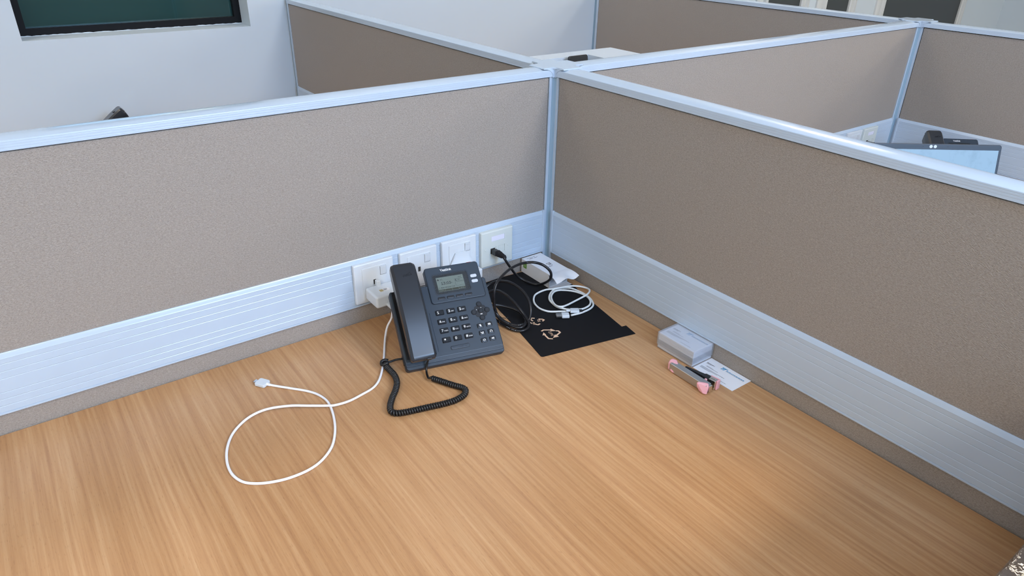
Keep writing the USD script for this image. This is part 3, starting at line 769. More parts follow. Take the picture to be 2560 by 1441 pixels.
ph.part('embossed_mark', face(em), 'phone_black', parent=h_)
ph.part('cord_socket', face(rbox(0.0325, 0.0045, 0.0300, 0.0420, 0.0075, 0.0380, 0.0008, 6)), 'phone_black', parent=h_)

PH2 = (1.256, -0.304); A2 = math.radians(-40.0)
copy_of(ph, 'dark desk phone behind the laptop, only handset top and screen edge showing', (PH2[0], PH2[1], 0), A2)
copy_of(ph, 'black desk phone behind the left partition, handset tip above the rail', (-0.781, 1.418, 0), math.radians(-90))

# ------------------------------------------------------------------ cords and cables
def coil(path, r, wire, pitch):
    p = catmull(path, 0.0006); t, n, b = frames(p)
    s = np.concatenate([[0], np.cumsum(np.linalg.norm(np.diff(p, axis=0), axis=1))])
    m = int(s[-1] / pitch * 14); q = np.linspace(0, s[-1], m)
    I = lambda a: np.stack([np.interp(q, s, a[:, k]) for k in range(3)], 1)
    P, Nn, Bb = I(p), I(n), I(b); a = q / pitch * 2 * math.pi
    return P + r * (np.cos(a)[:, None] * Nn + np.sin(a)[:, None] * Bb)


COIL = [(-0.5394,-0.1925,0.0068), (-0.5410,-0.2130,0.0068), (-0.5417,-0.2357,0.0068), (-0.5484,-0.2577,0.0068), (-0.5611,-0.2765,0.0068), (-0.5751,-0.2918,0.0068), (-0.5881,-0.3088,0.0068), (-0.5946,-0.3242,0.0068), (-0.5903,-0.3335,0.0068), (-0.5780,-0.3394,0.0068), (-0.5601,-0.3447,0.0068), (-0.5370,-0.3506,0.0068), (-0.5138,-0.3568,0.0068), (-0.4916,-0.3600,0.0068), (-0.4722,-0.3561,0.0068), (-0.4621,-0.3457,0.0068), (-0.4633,-0.3351,0.0068), (-0.4717,-0.3212,0.0068), (-0.4809,-0.3028,0.0068), (-0.4910,-0.2835,0.0068)]
t = Thing('handset_cord', 'black coiled telephone cord lying in front of the near desk phone', 'cord', (-0.53, -0.33, 0))
COIL = [(a, b, 0.0060) for a, b, c_ in COIL]
cpth = coil(COIL, 0.0036, 0.002, 0.0042)
t.part('coil', tube(cpth, 0.00215, 8), 'cord_black', world=True, smooth=True)
t.part('lead', tube(catmull([(-0.5090, -0.2065, 0.0125), (-0.5201, -0.2015, 0.0118), (-0.5317, -0.2008, 0.0115), (-0.5400, -0.1985, 0.0115), (-0.5440, -0.1955, 0.0095)]), 0.0020, 8), 'cord_black', world=True, smooth=True)
t.part('knot', tube(catmull([(-0.5335, -0.1965, 0.0125), (-0.5390, -0.1935, 0.0140), (-0.5450, -0.1930, 0.0125), (-0.5475, -0.1985, 0.0095), (-0.5430, -0.2030, 0.0120), (-0.5365, -0.2035, 0.0135)]), 0.0030, 8), 'cord_black', world=True, smooth=True)
t.part('lead', tube(catmull([tuple(cpth[-1]), (-0.4960, -0.2790, 0.0062), (-0.4945, -0.2715, 0.0050), (-0.4900, -0.2600, 0.0075), (-0.4865, -0.2555, 0.0160), (-0.4830, -0.2560, 0.0290), (-0.4815, -0.2590, 0.0370)]), 0.0020, 8), 'cord_black', world=True, smooth=True)

USB = [(-0.4721,-0.1012,0.050), (-0.4740,-0.0985,0.034), (-0.4835,-0.0975,0.018), (-0.4986,-0.1155,0.0055), (-0.5280,-0.1676,0.0022), (-0.5460,-0.1975,0.0022), (-0.5679,-0.2277,0.0022), (-0.5873,-0.2432,0.0022), (-0.6109,-0.2501,0.0025), (-0.6386,-0.2572,0.0045), (-0.6625,-0.2574,0.0068), (-0.6742,-0.2518,0.0070), (-0.7001,-0.2355,0.0080), (-0.7260,-0.2190,0.0090), (-0.7575,-0.2058,0.0085), (-0.7831,-0.2036,0.0060), (-0.8052,-0.2117,0.0035), (-0.8254,-0.2295,0.0022), (-0.8403,-0.2554,0.0022), (-0.8491,-0.2820,0.0022), (-0.8524,-0.3060,0.0022), (-0.8507,-0.3259,0.0022), (-0.8431,-0.3446,0.0022), (-0.8283,-0.3583,0.0022), (-0.8084,-0.3682,0.0022), (-0.7848,-0.3741,0.0022), (-0.7563,-0.3739,0.0022), (-0.7316,-0.3648,0.0022), (-0.7079,-0.3448,0.0022), (-0.6898,-0.3149,0.0022), (-0.6775,-0.2827,0.0022), (-0.6699,-0.2516,0.0022), (-0.6685,-0.2290,0.0022), (-0.6743,-0.2058,0.0022), (-0.6856,-0.1863,0.0022), (-0.7053,-0.1631,0.0022), (-0.7270,-0.1385,0.0025), (-0.7339,-0.1295,0.0034)]
t = Thing('charging_cable', 'white charging cable looped on the desk left of the phone, plug end free', 'cable', (-0.74, -0.28, 0))
t.part('jacket', tube(catmull([(-0.4705, -0.1040, 0.0595)] + USB), 0.0021, 10), 'cable_white', world=True, smooth=True)
ax = np.array([-0.7498 + 0.7360, -0.1110 + 0.1322]); ax /= np.linalg.norm(ax); pe = np.array([-ax[1], ax[0]])
O = np.array([-0.7345, -0.1300])


def along(mesh, o, d, z=0.0):
    d = np.asarray(d, float) / np.hypot(*d); return affine(mesh, (o[0], o[1], z), (d[0], d[1], 0), (-d[1], d[0], 0), (0, 0, 1))


t.part('strain_relief', along(m3.Manifold.cylinder(0.007, 0.0023, 0.0028, 16).rotate([0, 90, 0]).translate([-0.006, 0, 0.0034]), O, ax), 'cable_white', world=True)
conn = hullpts([(x, y, z) for z in (0.0012, 0.0052) for x, y in rrect(0.0, -0.0092, 0.021, 0.0092, 0.003)] + [(x, y, z) for z in (0.0006, 0.0060) for x, y in rrect(0.0006, -0.0086, 0.0204, 0.0086, 0.003)])
t.part('plug', along(conn, O, ax), 'plastic_white', world=True)
t.part('plug_tip', along(rbox(0.0205, -0.0042, 0.0020, 0.0275, 0.0042, 0.0046, 0.0011, 10), O, ax), 'metal', world=True, label='small metal plug tip')
t.part('charger_plug', rbox(-0.4765, -0.1080, 0.0575, -0.4640, -0.0845, 0.0640, 0.002, 10), 'plastic_white', world=True)

ETH = [(-0.1772,-0.0504,0.0800), (-0.1773,-0.0650,0.0700), (-0.1624,-0.0685,0.0450), (-0.1416,-0.0649,0.0180), (-0.1278,-0.0760,0.0060), (-0.1201,-0.0950,0.0042), (-0.1107,-0.1084,0.0060), (-0.1130,-0.1324,0.0220), (-0.1167,-0.1518,0.0400), (-0.1193,-0.1563,0.0560), (-0.1247,-0.1522,0.0670), (-0.1345,-0.1427,0.0760), (-0.1511,-0.1363,0.0830), (-0.1641,-0.1261,0.0820), (-0.1884,-0.1307,0.0860), (-0.2212,-0.1419,0.0880), (-0.2539,-0.1579,0.0860), (-0.2722,-0.1670,0.0780), (-0.2802,-0.1722,0.0630), (-0.2811,-0.1731,0.0440), (-0.2791,-0.1747,0.0260), (-0.2754,-0.1808,0.0130), (-0.2706,-0.1988,0.0065), (-0.2607,-0.2149,0.0040), (-0.2510,-0.2222,0.0040), (-0.2378,-0.2261,0.0060), (-0.2293,-0.2262,0.0160), (-0.2239,-0.2212,0.0300), (-0.2194,-0.2094,0.0430), (-0.2180,-0.1926,0.0530), (-0.2179,-0.1711,0.0580), (-0.2213,-0.1485,0.0600), (-0.2255,-0.1324,0.0580), (-0.2332,-0.1178,0.0540), (-0.2431,-0.1093,0.0480), (-0.2546,-0.1074,0.0420), (-0.2709,-0.1148,0.0340), (-0.2815,-0.1318,0.0260), (-0.2843,-0.1593,0.0160), (-0.2838,-0.1843,0.0090), (-0.2788,-0.2082,0.0050), (-0.2733,-0.2306,0.0042), (-0.2620,-0.2421,0.0042), (-0.2466,-0.2417,0.0048), (-0.2362,-0.2325,0.0090), (-0.2332,-0.2142,0.0160), (-0.2363,-0.1969,0.0280), (-0.2387,-0.1729,0.0380), (-0.2408,-0.1484,0.0420), (-0.2434,-0.1295,0.0400), (-0.2525,-0.1191,0.0360), (-0.2663,-0.1154,0.0300)]
ETHB = [(-0.2663,-0.1154,0.0300), (-0.2800,-0.1280,0.0250), (-0.2875,-0.1495,0.0210), (-0.2711,-0.1445,0.0200), (-0.2564,-0.1483,0.0180), (-0.2424,-0.1568,0.0140), (-0.2289,-0.1716,0.0100), (-0.2231,-0.1904,0.0060), (-0.2337,-0.2179,0.0085), (-0.2506,-0.2348,0.0085), (-0.2641,-0.2328,0.0075), (-0.2753,-0.2141,0.0095), (-0.2825,-0.1937,0.0160), (-0.2841,-0.1705,0.0260), (-0.2820,-0.1482,0.0320), (-0.3000,-0.1300,0.0300)]
t = Thing('network_cable', 'black network cable coiled in loops between the phone and the white box', 'cable', (-0.25, -0.18, 0))
ep = catmull(ETH, 0.003)
t.part('jacket', tube(ep, 0.0029, 10), 'cable_black', world=True, smooth=True)
t.part('jacket', tube(catmull(ETHB, 0.003), 0.0027, 10), 'cable_black', world=True, smooth=True)
t.part('plug_boot', [rbox(-0.1915, -0.0500, 0.0735, -0.1795, -0.0358, 0.0845, 0.001, 8), hullpts([(-0.1910, -0.049, 0.0745), (-0.1800, -0.049, 0.0745), (-0.1910, -0.049, 0.0855), (-0.1800, -0.049, 0.0860), (-0.1835, -0.0615, 0.0715), (-0.1760, -0.0625, 0.0710), (-0.1825, -0.0600, 0.0790), (-0.1745, -0.0610, 0.0785)])]
       + [moved(m3.Manifold.cylinder(0.0016, 0.0052, 0.0052, 18).rotate([62, 0, 28]), -0.1822 + 0.0022 * k, -0.0535 - 0.0030 * k, 0.0795 - 0.0022 * k) for k in range(4)], 'cable_black', world=True)
t.part('twist_tie', [tube(catmull([(-0.2840, -0.1935, 0.013), (-0.2800, -0.1900, 0.0185), (-0.2745, -0.1905, 0.014), (-0.2760, -0.1960, 0.004), (-0.2830, -0.1990, 0.005), (-0.2840, -0.1935, 0.013)]), 0.0009, 6),
                     tube(catmull([(-0.2750, -0.1905, 0.013), (-0.2690, -0.1870, 0.010), (-0.2630, -0.1890, 0.008), (-0.2580, -0.1905, 0.010)]), 0.0007, 6)], 'cord_black', world=True, smooth=True)
# small white lettering along the jacket
rngc = np.random.default_rng(7); pr = []
seg = [i for i in range(len(ep)) if ep[i, 2] < 0.0300 and -0.2820 < ep[i, 0] < -0.2400 and -0.235 < ep[i, 1] < -0.165]
for i in seg[::1]:
    if i + 1 < len(ep) and rngc.random() < 0.45:
        d = ep[i + 1] - ep[i]; d /= np.linalg.norm(d); nn = np.array([-0.42, -0.72, 0.55]); nn = nn - d * (nn @ d); nn /= np.linalg.norm(nn)
        pr.append(affine(box(0, -0.00045, 0, 0.0011, 0.00045, 0.0001), ep[i] + nn * 0.00285, d, np.cross(nn, d), nn))
if pr: t.part('jacket_print', pr, 'print_white', world=True)

USBW = [(-0.1377,-0.2346,0.0050), (-0.1463,-0.2279,0.0042), (-0.1650,-0.2144,0.0035), (-0.1718,-0.2046,0.0035), (-0.1756,-0.1886,0.0035), (-0.1713,-0.1684,0.0035), (-0.1616,-0.1522,0.0035), (-0.1473,-0.1387,0.0035), (-0.1301,-0.1335,0.0035), (-0.1127,-0.1345,0.0045), (-0.1007,-0.1430,0.0065), (-0.0883,-0.1485,0.0078), (-0.0748,-0.1527,0.0082), (-0.0607,-0.1571,0.0080), (-0.0476,-0.1628,0.0065), (-0.0390,-0.1726,0.0060), (-0.0349,-0.1843,0.0060), (-0.0392,-0.1960,0.0075), (-0.0501,-0.2046,0.0085), (-0.0634,-0.2101,0.0090), (-0.0801,-0.2103,0.0065), (-0.0984,-0.2115,0.0050), (-0.1185,-0.2149,0.0055), (-0.1330,-0.2169,0.0070), (-0.1411,-0.2135,0.0075), (-0.1418,-0.2021,0.0060), (-0.1361,-0.1861,0.0050), (-0.1264,-0.1692,0.0045), (-0.1149,-0.1580,0.0045), (-0.1012,-0.1509,0.0040), (-0.0893,-0.1514,0.0035), (-0.0802,-0.1573,0.0035), (-0.0697,-0.1680,0.0035), (-0.0627,-0.1805,0.0035), (-0.0588,-0.1963,0.0040), (-0.0586,-0.2122,0.0035), (-0.0657,-0.2280,0.0035), (-0.0776,-0.2393,0.0035), (-0.0916,-0.2433,0.0032), (-0.1040,-0.2427,0.0030), (-0.1147,-0.2355,0.0030), (-0.1288,-0.2271,0.0032), (-0.1365,-0.2163,0.0035), (-0.1409,-0.2054,0.0035), (-0.1392,-0.1889,0.0035), (-0.1355,-0.1751,0.0035), (-0.1269,-0.1628,0.0035), (-0.1115,-0.1497,0.0035), (-0.0972,-0.1439,0.0035), (-0.0852,-0.1443,0.0035), (-0.0721,-0.1498,0.0035), (-0.0617,-0.1586,0.0035), (-0.0566,-0.1787,0.0035), (-0.0549,-0.2021,0.0035), (-0.0591,-0.2226,0.0035), (-0.0687,-0.2406,0.0035), (-0.0795,-0.2492,0.0035), (-0.0919,-0.2533,0.0035), (-0.1059,-0.2546,0.0035), (-0.1190,-0.2549,0.0038), (-0.1308,-0.2539,0.0045), (-0.1419,-0.2532,0.0055)]
t = Thing('charging_cable', 'pearl-white braided cable wound in loops on the black sheet by the white box', 'cable', (-0.11, -0.20, 0))
t.part('jacket', tube(catmull(USBW, 0.0025), 0.00215, 10), 'cable_pearl', world=True, smooth=True)
dC = np.array([-0.1125 + 0.1389, -0.2532 + 0.2359]); oC = np.array([-0.1385, -0.2362])
t.part('collar', along(m3.Manifold.cylinder(0.009, 0.0028, 0.0028, 16).rotate([0, 90, 0]).translate([-0.002, 0, 0.0075]), oC, dC), 'plastic_white', world=True)
t.part('plug', along(rbox(0.006, -0.0068, 0.0042, 0.0255, 0.0068, 0.0105, 0.0018, 12), oC, dC), 'plastic_white', world=True)
t.part('plug_tip', along(rbox(0.0250, -0.0042, 0.0060, 0.0322, 0.0042, 0.0088, 0.0012, 10), oC, dC), 'phone_black', world=True, label='dark hollow plug tip')
dA = np.array([-0.1673 + 0.1435, -0.2391 + 0.2539]); oA = np.array([-0.1425, -0.2540])
t.part('plug', along(rbox(0.004, -0.0072, 0.0028, 0.0200, 0.0072, 0.0100, 0.0018, 12), oA, dA), 'plastic_white', world=True)
t.part('plug_tip', along(rbox(0.0195, -0.0060, 0.0042, 0.0315, 0.0060, 0.0087, 0.0005, 6), oA, dA), 'metal', world=True, label='flat metal plug tip')

# ------------------------------------------------------------------ black sheet with two recycling marks
out = [(-0.0772, -0.3757), (-0.0708, -0.3426), (-0.0812, -0.3409), (-0.0631, -0.2393), (-0.0441, -0.1441), (-0.0330, -0.0500), (-0.1051, -0.0278), (-0.1612, -0.0242), (-0.2060, -0.0262), (-0.2260, -0.0290), (-0.2440, -0.1279), (-0.2561, -0.1977), (-0.2650, -0.2409), (-0.2828, -0.3270), (-0.2836, -0.3313), (-0.2822, -0.3340), (-0.2791, -0.3353)]
sh = Thing('plastic_sheet', 'flat matt black plastic sheet under the cables with two tan recycling marks', 'plastic sheet', (-0.17, -0.20, 0))
sh.part('sheet', extrude(Polygon(out), 0.0002, 0.0011), 'black_sheet', world=True, smooth=False)
z0, z1 = 0.0011, 0.0013


def arrow(pts, w, head):
    g = LineString(pts).buffer(w / 2, cap_style=2, join_style=1, quad_segs=4)
    return unary_union([g, Polygon(head)])


a1 = arrow([(-0.2272, -0.2620), (-0.2206, -0.2606), (-0.2085, -0.2688)], 0.0034, [(-0.2057, -0.2645), (-0.2018, -0.2778), (-0.2117, -0.2722)])
a2 = arrow([(-0.2025, -0.2775), (-0.1985, -0.2800), (-0.1990, -0.2868), (-0.2130, -0.2915)], 0.0034, [(-0.2112, -0.2976), (-0.2237, -0.2942), (-0.2125, -0.2868)])
a3 = arrow([(-0.2262, -0.2972), (-0.2326, -0.2914), (-0.2305, -0.2775)], 0.0034, [(-0.2266, -0.2676), (-0.2352, -0.2758), (-0.2275, -0.2775)])
g = unary_union([a1, a2, a3])
k = sh.part('recycling_mark', extrude(g, z0, z1), 'sheet_print', world=True, smooth=False, label='tan triangle of three bent arrows around lettering')
dT = np.array([-0.2190 + 0.2190, -0.2885 + 0.2690]); dT = np.array([-0.0050, -0.0175])
sh.part('mark_text', along(moved(text('C/PE', 0.0058, False, 0.0002), 0, 0, 0), (-0.2172, -0.2702), dT, z0), 'sheet_print', parent=k, world=True)
b1 = stroke([(-0.2068, -0.2140), (-0.2115, -0.2100), (-0.2158, -0.2116), (-0.2172, -0.2170), (-0.2165, -0.2205)], 0.0034, z0, z1, 2)
b2 = stroke([(-0.2020, -0.2208), (-0.1960, -0.2262), (-0.1950, -0.2300), (-0.2008, -0.2325)], 0.0034, z0, z1, 2)
b3 = stroke([(-0.2112, -0.2372), (-0.2165, -0.2385), (-0.2195, -0.2355), (-0.2205, -0.2290)], 0.0034, z0, z1, 2)
b4 = stroke([(-0.2235, -0.2215), (-0.2250, -0.2250), (-0.2245, -0.2285)], 0.0024, z0, z1, 2)
k = sh.part('recycling_mark', b1 + b2 + b3 + b4, 'sheet_print', world=True, smooth=False, label='smaller tan mark of bent arrows beside the cable loops')
sh.part('mark_text', along(text('01', 0.0056, True, 0.0002), (-0.2058, -0.2206), (-0.0060, -0.0125), z0), 'sheet_print', parent=k, world=True)
sh.part('mark_text', along(text('PET', 0.0046, True, 0.0002), (-0.2205, -0.2235), (-0.0055, -0.0120), z0), 'sheet_print', parent=k, world=True)

# ------------------------------------------------------------------ white carton with an open flap in the corner
c = Thing('product_box', 'small white cardboard box with an open wavy flap in the desk corner', 'box', (-0.072, -0.07, 0))
bx = box(-0.0995, -0.1250, 0.0013, -0.0440, -0.0400, 0.0345) - box(-0.0983, -0.20, 0.0025, -0.0452, -0.05, 0.0333)
bx = bx + box(-0.0995, -0.0405, 0.0013, -0.0440, -0.0255, 0.0345)
c.part('body', bx, 'carton_white', world=True)
c.part('inner_tray', box(-0.0600, -0.1240, 0.0026, -0.0585, -0.055, 0.0332), 'carton_inside', world=True)
# flap: a wavy curved sheet
nx, ny = 14, 12; V = []
for i in range(nx + 1):
    x = -0.1000 + 0.0560 * i / nx
    for j in range(ny + 1):
        s = j / ny; y = -0.1240 - 0.0400 * s * (1 - 0.25 * max(0, (0.25 - i / nx)) * 4 * s * 0.35)
        xx = x - 0.005 * s * (1 - i / nx)
        V.append((xx, y, 0.0342 + 0.0035 * math.sin(1.5 * s) - 0.010 * s * s * (0.6 + 0.4 * math.cos(2.6 * math.pi * i / nx))))
V = np.array(V); top, bot = V + [0, 0, 0.0004], V - [0, 0, 0.0004]; nvv = len(V); Fq = []
idx = lambda i, j: i * (ny + 1) + j
for i in range(nx):
    for j in range(ny):
        a, b, cc, d = idx(i, j), idx(i + 1, j), idx(i + 1, j + 1), idx(i, j + 1)
        Fq += [(a, cc, b), (a, d, cc), (a + nvv, b + nvv, cc + nvv), (a + nvv, cc + nvv, d + nvv)]
for (i0, j0, i1, j1) in [(i, 0, i + 1, 0) for i in range(nx)] + [(nx, j, nx, j + 1) for j in range(ny)] + [(i + 1, ny, i, ny) for i in range(nx)] + [(0, j + 1, 0, j) for j in range(ny)]:
    a, b = idx(i0, j0), idx(i1, j1); Fq += [(a, b, b + nvv), (a, b + nvv, a + nvv)]
c.part('top_flap', (np.vstack([top, bot]), np.array(Fq)), 'carton_white', world=True, smooth=60)
c.part('bottom_flap', [box(-0.0990, -0.1420, 0.0013, -0.0446, -0.1248, 0.0020)], 'carton_white', world=True)
c.part('side_flap', hullpts([(-0.0995, -0.1245, 0.0020), (-0.0995, -0.1245, 0.0330), (-0.0990, -0.1245, 0.0020), (-0.0990, -0.1245, 0.0330), (-0.1075, -0.1390, 0.0030), (-0.1065, -0.1380, 0.0260), (-0.1070, -0.1390, 0.0030), (-0.1060, -0.1380, 0.0260)]), 'carton_white', world=True)
c.part('green_mark', affine([Polygon_ for Polygon_ in extrude(Polygon(rrect(0, 0, 0.0120, 0.0135, 0.001)).difference(Polygon(rrect(0.0040, 0.0035, 0.0085, 0.0085, 0.001)).difference(Polygon(rrect(0.0050, 0.0046, 0.0078, 0.0074, 0.0008)))), 0, 0.0003)], (-0.0995, -0.0330, 0.0150), (0, -1, 0), (0, 0, 1), (-1, 0, 0)), 'green_print', world=True, smooth=False)
ln = [box(-0.0870 + 0.013 * k, -0.0395, 0.0345, -0.0770 + 0.013 * k, -0.0385, 0.0347) for k in range(2)] + [box(-0.0905, -0.0345, 0.0345, -0.0680, -0.0338, 0.0347)]
rr = np.random.default_rng(3)
for k in range(9): ln.append(box(-0.0630 - 0.0040 * (k % 3) + rr.random() * 0.002, -0.0800 - 0.0052 * (k // 3) - rr.random() * 0.002, 0.0345, -0.0605 - 0.0040 * (k % 3) + rr.random() * 0.002, -0.0783 - 0.0052 * (k // 3), 0.0347))
ln.append(box(-0.0810, -0.0960, 0.0345, -0.0640, -0.0948, 0.0347))
c.part('print', ln, 'ink_grey', world=True)


# ------------------------------------------------------------------ business cards
def card_print(x1, y1, z, blue=1.0):
    """rows of small print; the card's text runs along -y, rows step towards -x. (x1, y1): the upper left corner seen from the front"""
    r = np.random.default_rng(int(abs(y1) * 1000)); dark, grey, blu = [], [], []

    def row(x, y0, length, h, words, out):
        y = y0
        while y > y0 - length:
            w = (0.0018 + 0.0028 * r.random()) * words
            out.append(box(x - h, max(y - w, y0 - length), z, x, y, z + 0.00012)); y -= w + 0.0009 * words

    row(x1 - 0.0165, y1 - 0.0050, 0.017, 0.0015, 1.3, dark)
    row(x1 - 0.0195, y1 - 0.0050, 0.013, 0.0008, 1.0, dark)
    row(x1 - 0.0260, y1 - 0.0120, 0.015, 0.0007, 0.9, grey); row(x1 - 0.0280, y1 - 0.0120, 0.026, 0.0008, 1.0, grey)
    for k in range(3): row(x1 - 0.0335 - 0.0024 * k, y1 - 0.0050, 0.052 - 0.014 * k, 0.0009, 1.0, dark)
    row(x1 - 0.0450, y1 - 0.046, 0.024, 0.0008, 0.9, grey)
    # blue mark: a slanted double letter, then the firm's line
    bx, by = x1 - 0.0060, y1 - 0.0330
    blu += extrude(Polygon([(bx, by), (bx - 0.0018, by + 0.0005), (bx - 0.0018, by - 0.0105), (bx, by - 0.0125)]), z, z + 0.00012)
    blu += extrude(Polygon([(bx - 0.0018, by - 0.0022), (bx - 0.0018, by - 0.0044), (bx - 0.0080, by - 0.0018), (bx - 0.0080, by + 0.0004)]), z, z + 0.00012)
    blu += extrude(Polygon([(bx - 0.0018, by - 0.0062), (bx - 0.0018, by - 0.0084), (bx - 0.0080, by - 0.0058), (bx - 0.0080, by - 0.0036)]), z, z + 0.00012)
    row(x1 - 0.0096, y1 - 0.0440, 0.039, 0.0018, 1.1, blu); row(x1 - 0.0124, y1 - 0.0440, 0.039, 0.0007, 0.8, grey)
    return dark, grey, blu


def business_card(label, x0, y0, x1, y1, z, thick=0.0004):
    t = Thing('business_card', label, 'business card', ((x0 + x1) / 2, (y0 + y1) / 2, z))
    t.part('card', box(x0, y0, z, x1, y1, z + thick), 'paper', world=True)
    d, g, b = card_print(x1 - 0.001, y1, z + thick)
    t.part('text', d, 'ink_black', world=True); t.part('text', g, 'ink_grey', world=True); t.part('logo', b, 'ink_blue', world=True, label='blue slanted logo')
    return t


business_card('single white business card lying on the desk, partly under the small stapler', -0.0745, -0.6110, -0.0208, -0.5212, 0.0002)
t = Thing('card_box', 'clear plastic business card box by the right partition, full of cards', 'box', (-0.049, -0.478, 0))
BX = (-0.0780, -0.5215, -0.0215, -0.4335); hb = 0.0365
wall_ = lambda m: m
t.part('base', rbox(BX[0], BX[1], 0.0003, BX[2], BX[3], 0.020, 0.0015, 8) - box(BX[0] + 0.0012, BX[1] + 0.0012, 0.0016, BX[2] - 0.0012, BX[3] - 0.0012, 0.05), 'clear_plastic', world=True)
lidm = rbox(BX[0] - 0.0012, BX[1] - 0.0012, 0.0075, BX[2] + 0.0012, BX[3] + 0.0012, hb, 0.0022, 10) - box(BX[0] - 0.0001, BX[1] - 0.0001, 0.0, BX[2] + 0.0001, BX[3] + 0.0001, hb - 0.0012)
t.part('lid', lidm, 'clear_plastic', world=True)
st = Thing('card_stack', 'pack of white business cards filling the clear box beneath the top card', 'business cards', (-0.049, -0.478, 0.002), kind='stuff')
rr = np.random.default_rng(11); cards = []
for k in range(52):
    dx, dy = rr.normal(0, 0.00025, 2)
    cards.append(box(-0.0765 + dx, -0.5200 + dy, 0.0018 + 0.00060 * k, -0.0230 + dx, -0.4350 + dy, 0.0018 + 0.00060 * k + 0.00056))
st.part('cards', cards, 'paper', world=True)
business_card('top business card with blue logo seen through the lid of the clear box', -0.0765, -0.5200, -0.0230, -0.4350, 0.0018 + 0.00060 * 52)

# ------------------------------------------------------------------ mini stapler lying on its side
s = Thing('stapler', 'small silver stapler with pink grips lying on its side beside the card box', 'stapler', (-0.112, -0.55, 0))
OS = (-0.1085, -0.5030); DS = (-0.0012, -0.0860)      # local x runs along the silver arm, y to its left (towards the partition)
al = lambda m: along(m, OS, DS)
s.part('silver_arm', al(rbox(0.0, -0.0110, 0.0012, 0.0860, 0.0030, 0.0175, 0.0012, 8) - box(0.004, -0.0095, 0.003, 0.0875, 0.0042, 0.0162)), 'steel_satin', world=True, label='satin silver channel')
s.part('magazine_lip', al(rbox(0.080, -0.006, 0.003, 0.0895, 0.002, 0.016, 0.0008, 6)), 'chrome', world=True)


def soft(m, n=3, it=14):
    """rounds a hull: subdivide, then smooth"""
    v, f = vf(m.refine(6)); t = trimesh.Trimesh(v, f, process=True)
    trimesh.smoothing.filter_laplacian(t, lamb=0.5, iterations=it); return t


def blob(pts, r): return m3.Manifold.batch_hull([m3.Manifold.sphere(r, 14).translate(p) for p in pts])


gA = blob([(-0.1116, -0.4993, 0.0170), (-0.1076, -0.5000, 0.0175), (-0.1067, -0.5055, 0.0175), (-0.1119, -0.5160, 0.0140), (-0.1134, -0.5200, 0.009), (-0.1160, -0.5180, 0.0036), (-0.1180, -0.5108, 0.0034), (-0.1160, -0.5010, 0.0040), (-0.1146, -0.4995, 0.013)], 0.0028)
s.part('pink_grip', gA, 'pink', world=True, smooth=60, label='pink rounded grip at the hinge end')
gB = blob([(-0.1255, -0.5745, 0.0170), (-0.1215, -0.5785, 0.0175), (-0.1160, -0.5866, 0.0175), (-0.1175, -0.5890, 0.0145), (-0.1206, -0.5895, 0.0030), (-0.1225, -0.5866, 0.0030), (-0.1230, -0.5785, 0.0045), (-0.1250, -0.5750, 0.0110), (-0.1130, -0.5820, 0.0150)], 0.0024)
s.part('pink_grip', gB, 'pink', world=True, smooth=60, label='pink flared thumb grip at the open end')
AO = (-0.1035, -0.5270); AD = (0.0085, -0.0640)
al2 = lambda m: along(m, AO, AD)
s.part('black_arm', al2(hullpts([(0.0, -0.002, 0.0080), (0.0, 0.0015, 0.0080), (0.0, -0.002, 0.0175), (0.0, 0.0015, 0.0175), (0.050, -0.0048, 0.0040), (0.050, 0.0056, 0.0040), (0.050, -0.0048, 0.0185), (0.050, 0.0056, 0.0185)])), 'phone_black', world=True, label='black tapering arm')
s.part('arm_collar', al2(rbox(0.038, -0.0055, 0.0060, 0.0505, 0.0064, 0.0192, 0.0012, 8)), 'phone_black', world=True)
s.part('staple_head', al2(rbox(0.0500, -0.0045, 0.0012, 0.0640, 0.0060, 0.0190, 0.0012, 10)), 'chrome', world=True, label='chrome staple head')
s.part('head_bar', al2(rbox(0.0500, 0.0000, 0.0188, 0.0620, 0.0040, 0.0205, 0.0008, 8)), 'chrome', world=True)
s.part('pink_cap', al2(rbox(0.0640, -0.0030, 0.0012, 0.0675, 0.0075, 0.0205, 0.0014, 10)), 'pink', world=True, label='pink end plate')
s.part('pink_cap', al2(rbox(0.0480, 0.0064, 0.0080, 0.0660, 0.0085, 0.0195, 0.0010, 8)), 'pink', world=True)
s.part('pink_pin', al2(m3.Manifold.sphere(0.0028, 20).translate([0.0460, -0.0060, 0.0150])), 'pink', world=True)

# ------------------------------------------------------------------ film-wrapped parcel at the right edge
p = Thing('parcel', 'brown cardboard parcel wrapped in clear film at the lower right corner', 'parcel', (-0.22, -1.27, 0))
PX0, PX1, PY0, PY1, PZ = -0.49, -0.030, -1.50, -1.1060, 0.300
p.part('carton', rbox(PX0 + 0.004, PY0 + 0.004, 0.0008, PX1 - 0.004, PY1 - 0.0110, PZ - 0.004, 0.002, 6), 'kraft', world=True)
p.part('printed_panel', box(PX0 + 0.11, PY1 - 0.062, PZ - 0.0042, PX1 - 0.10, PY1 - 0.014, PZ - 0.0038), 'kraft_green', world=True)
p.part('film', rbox(PX0, PY0, 0.0004, PX1, PY1, PZ, 0.004, 10) - rbox(PX0 + 0.0006, PY0 + 0.0006, -0.01, PX1 - 0.0006, PY1 - 0.0006, PZ - 0.0006, 0.004, 10), 'clear_film', world=True)

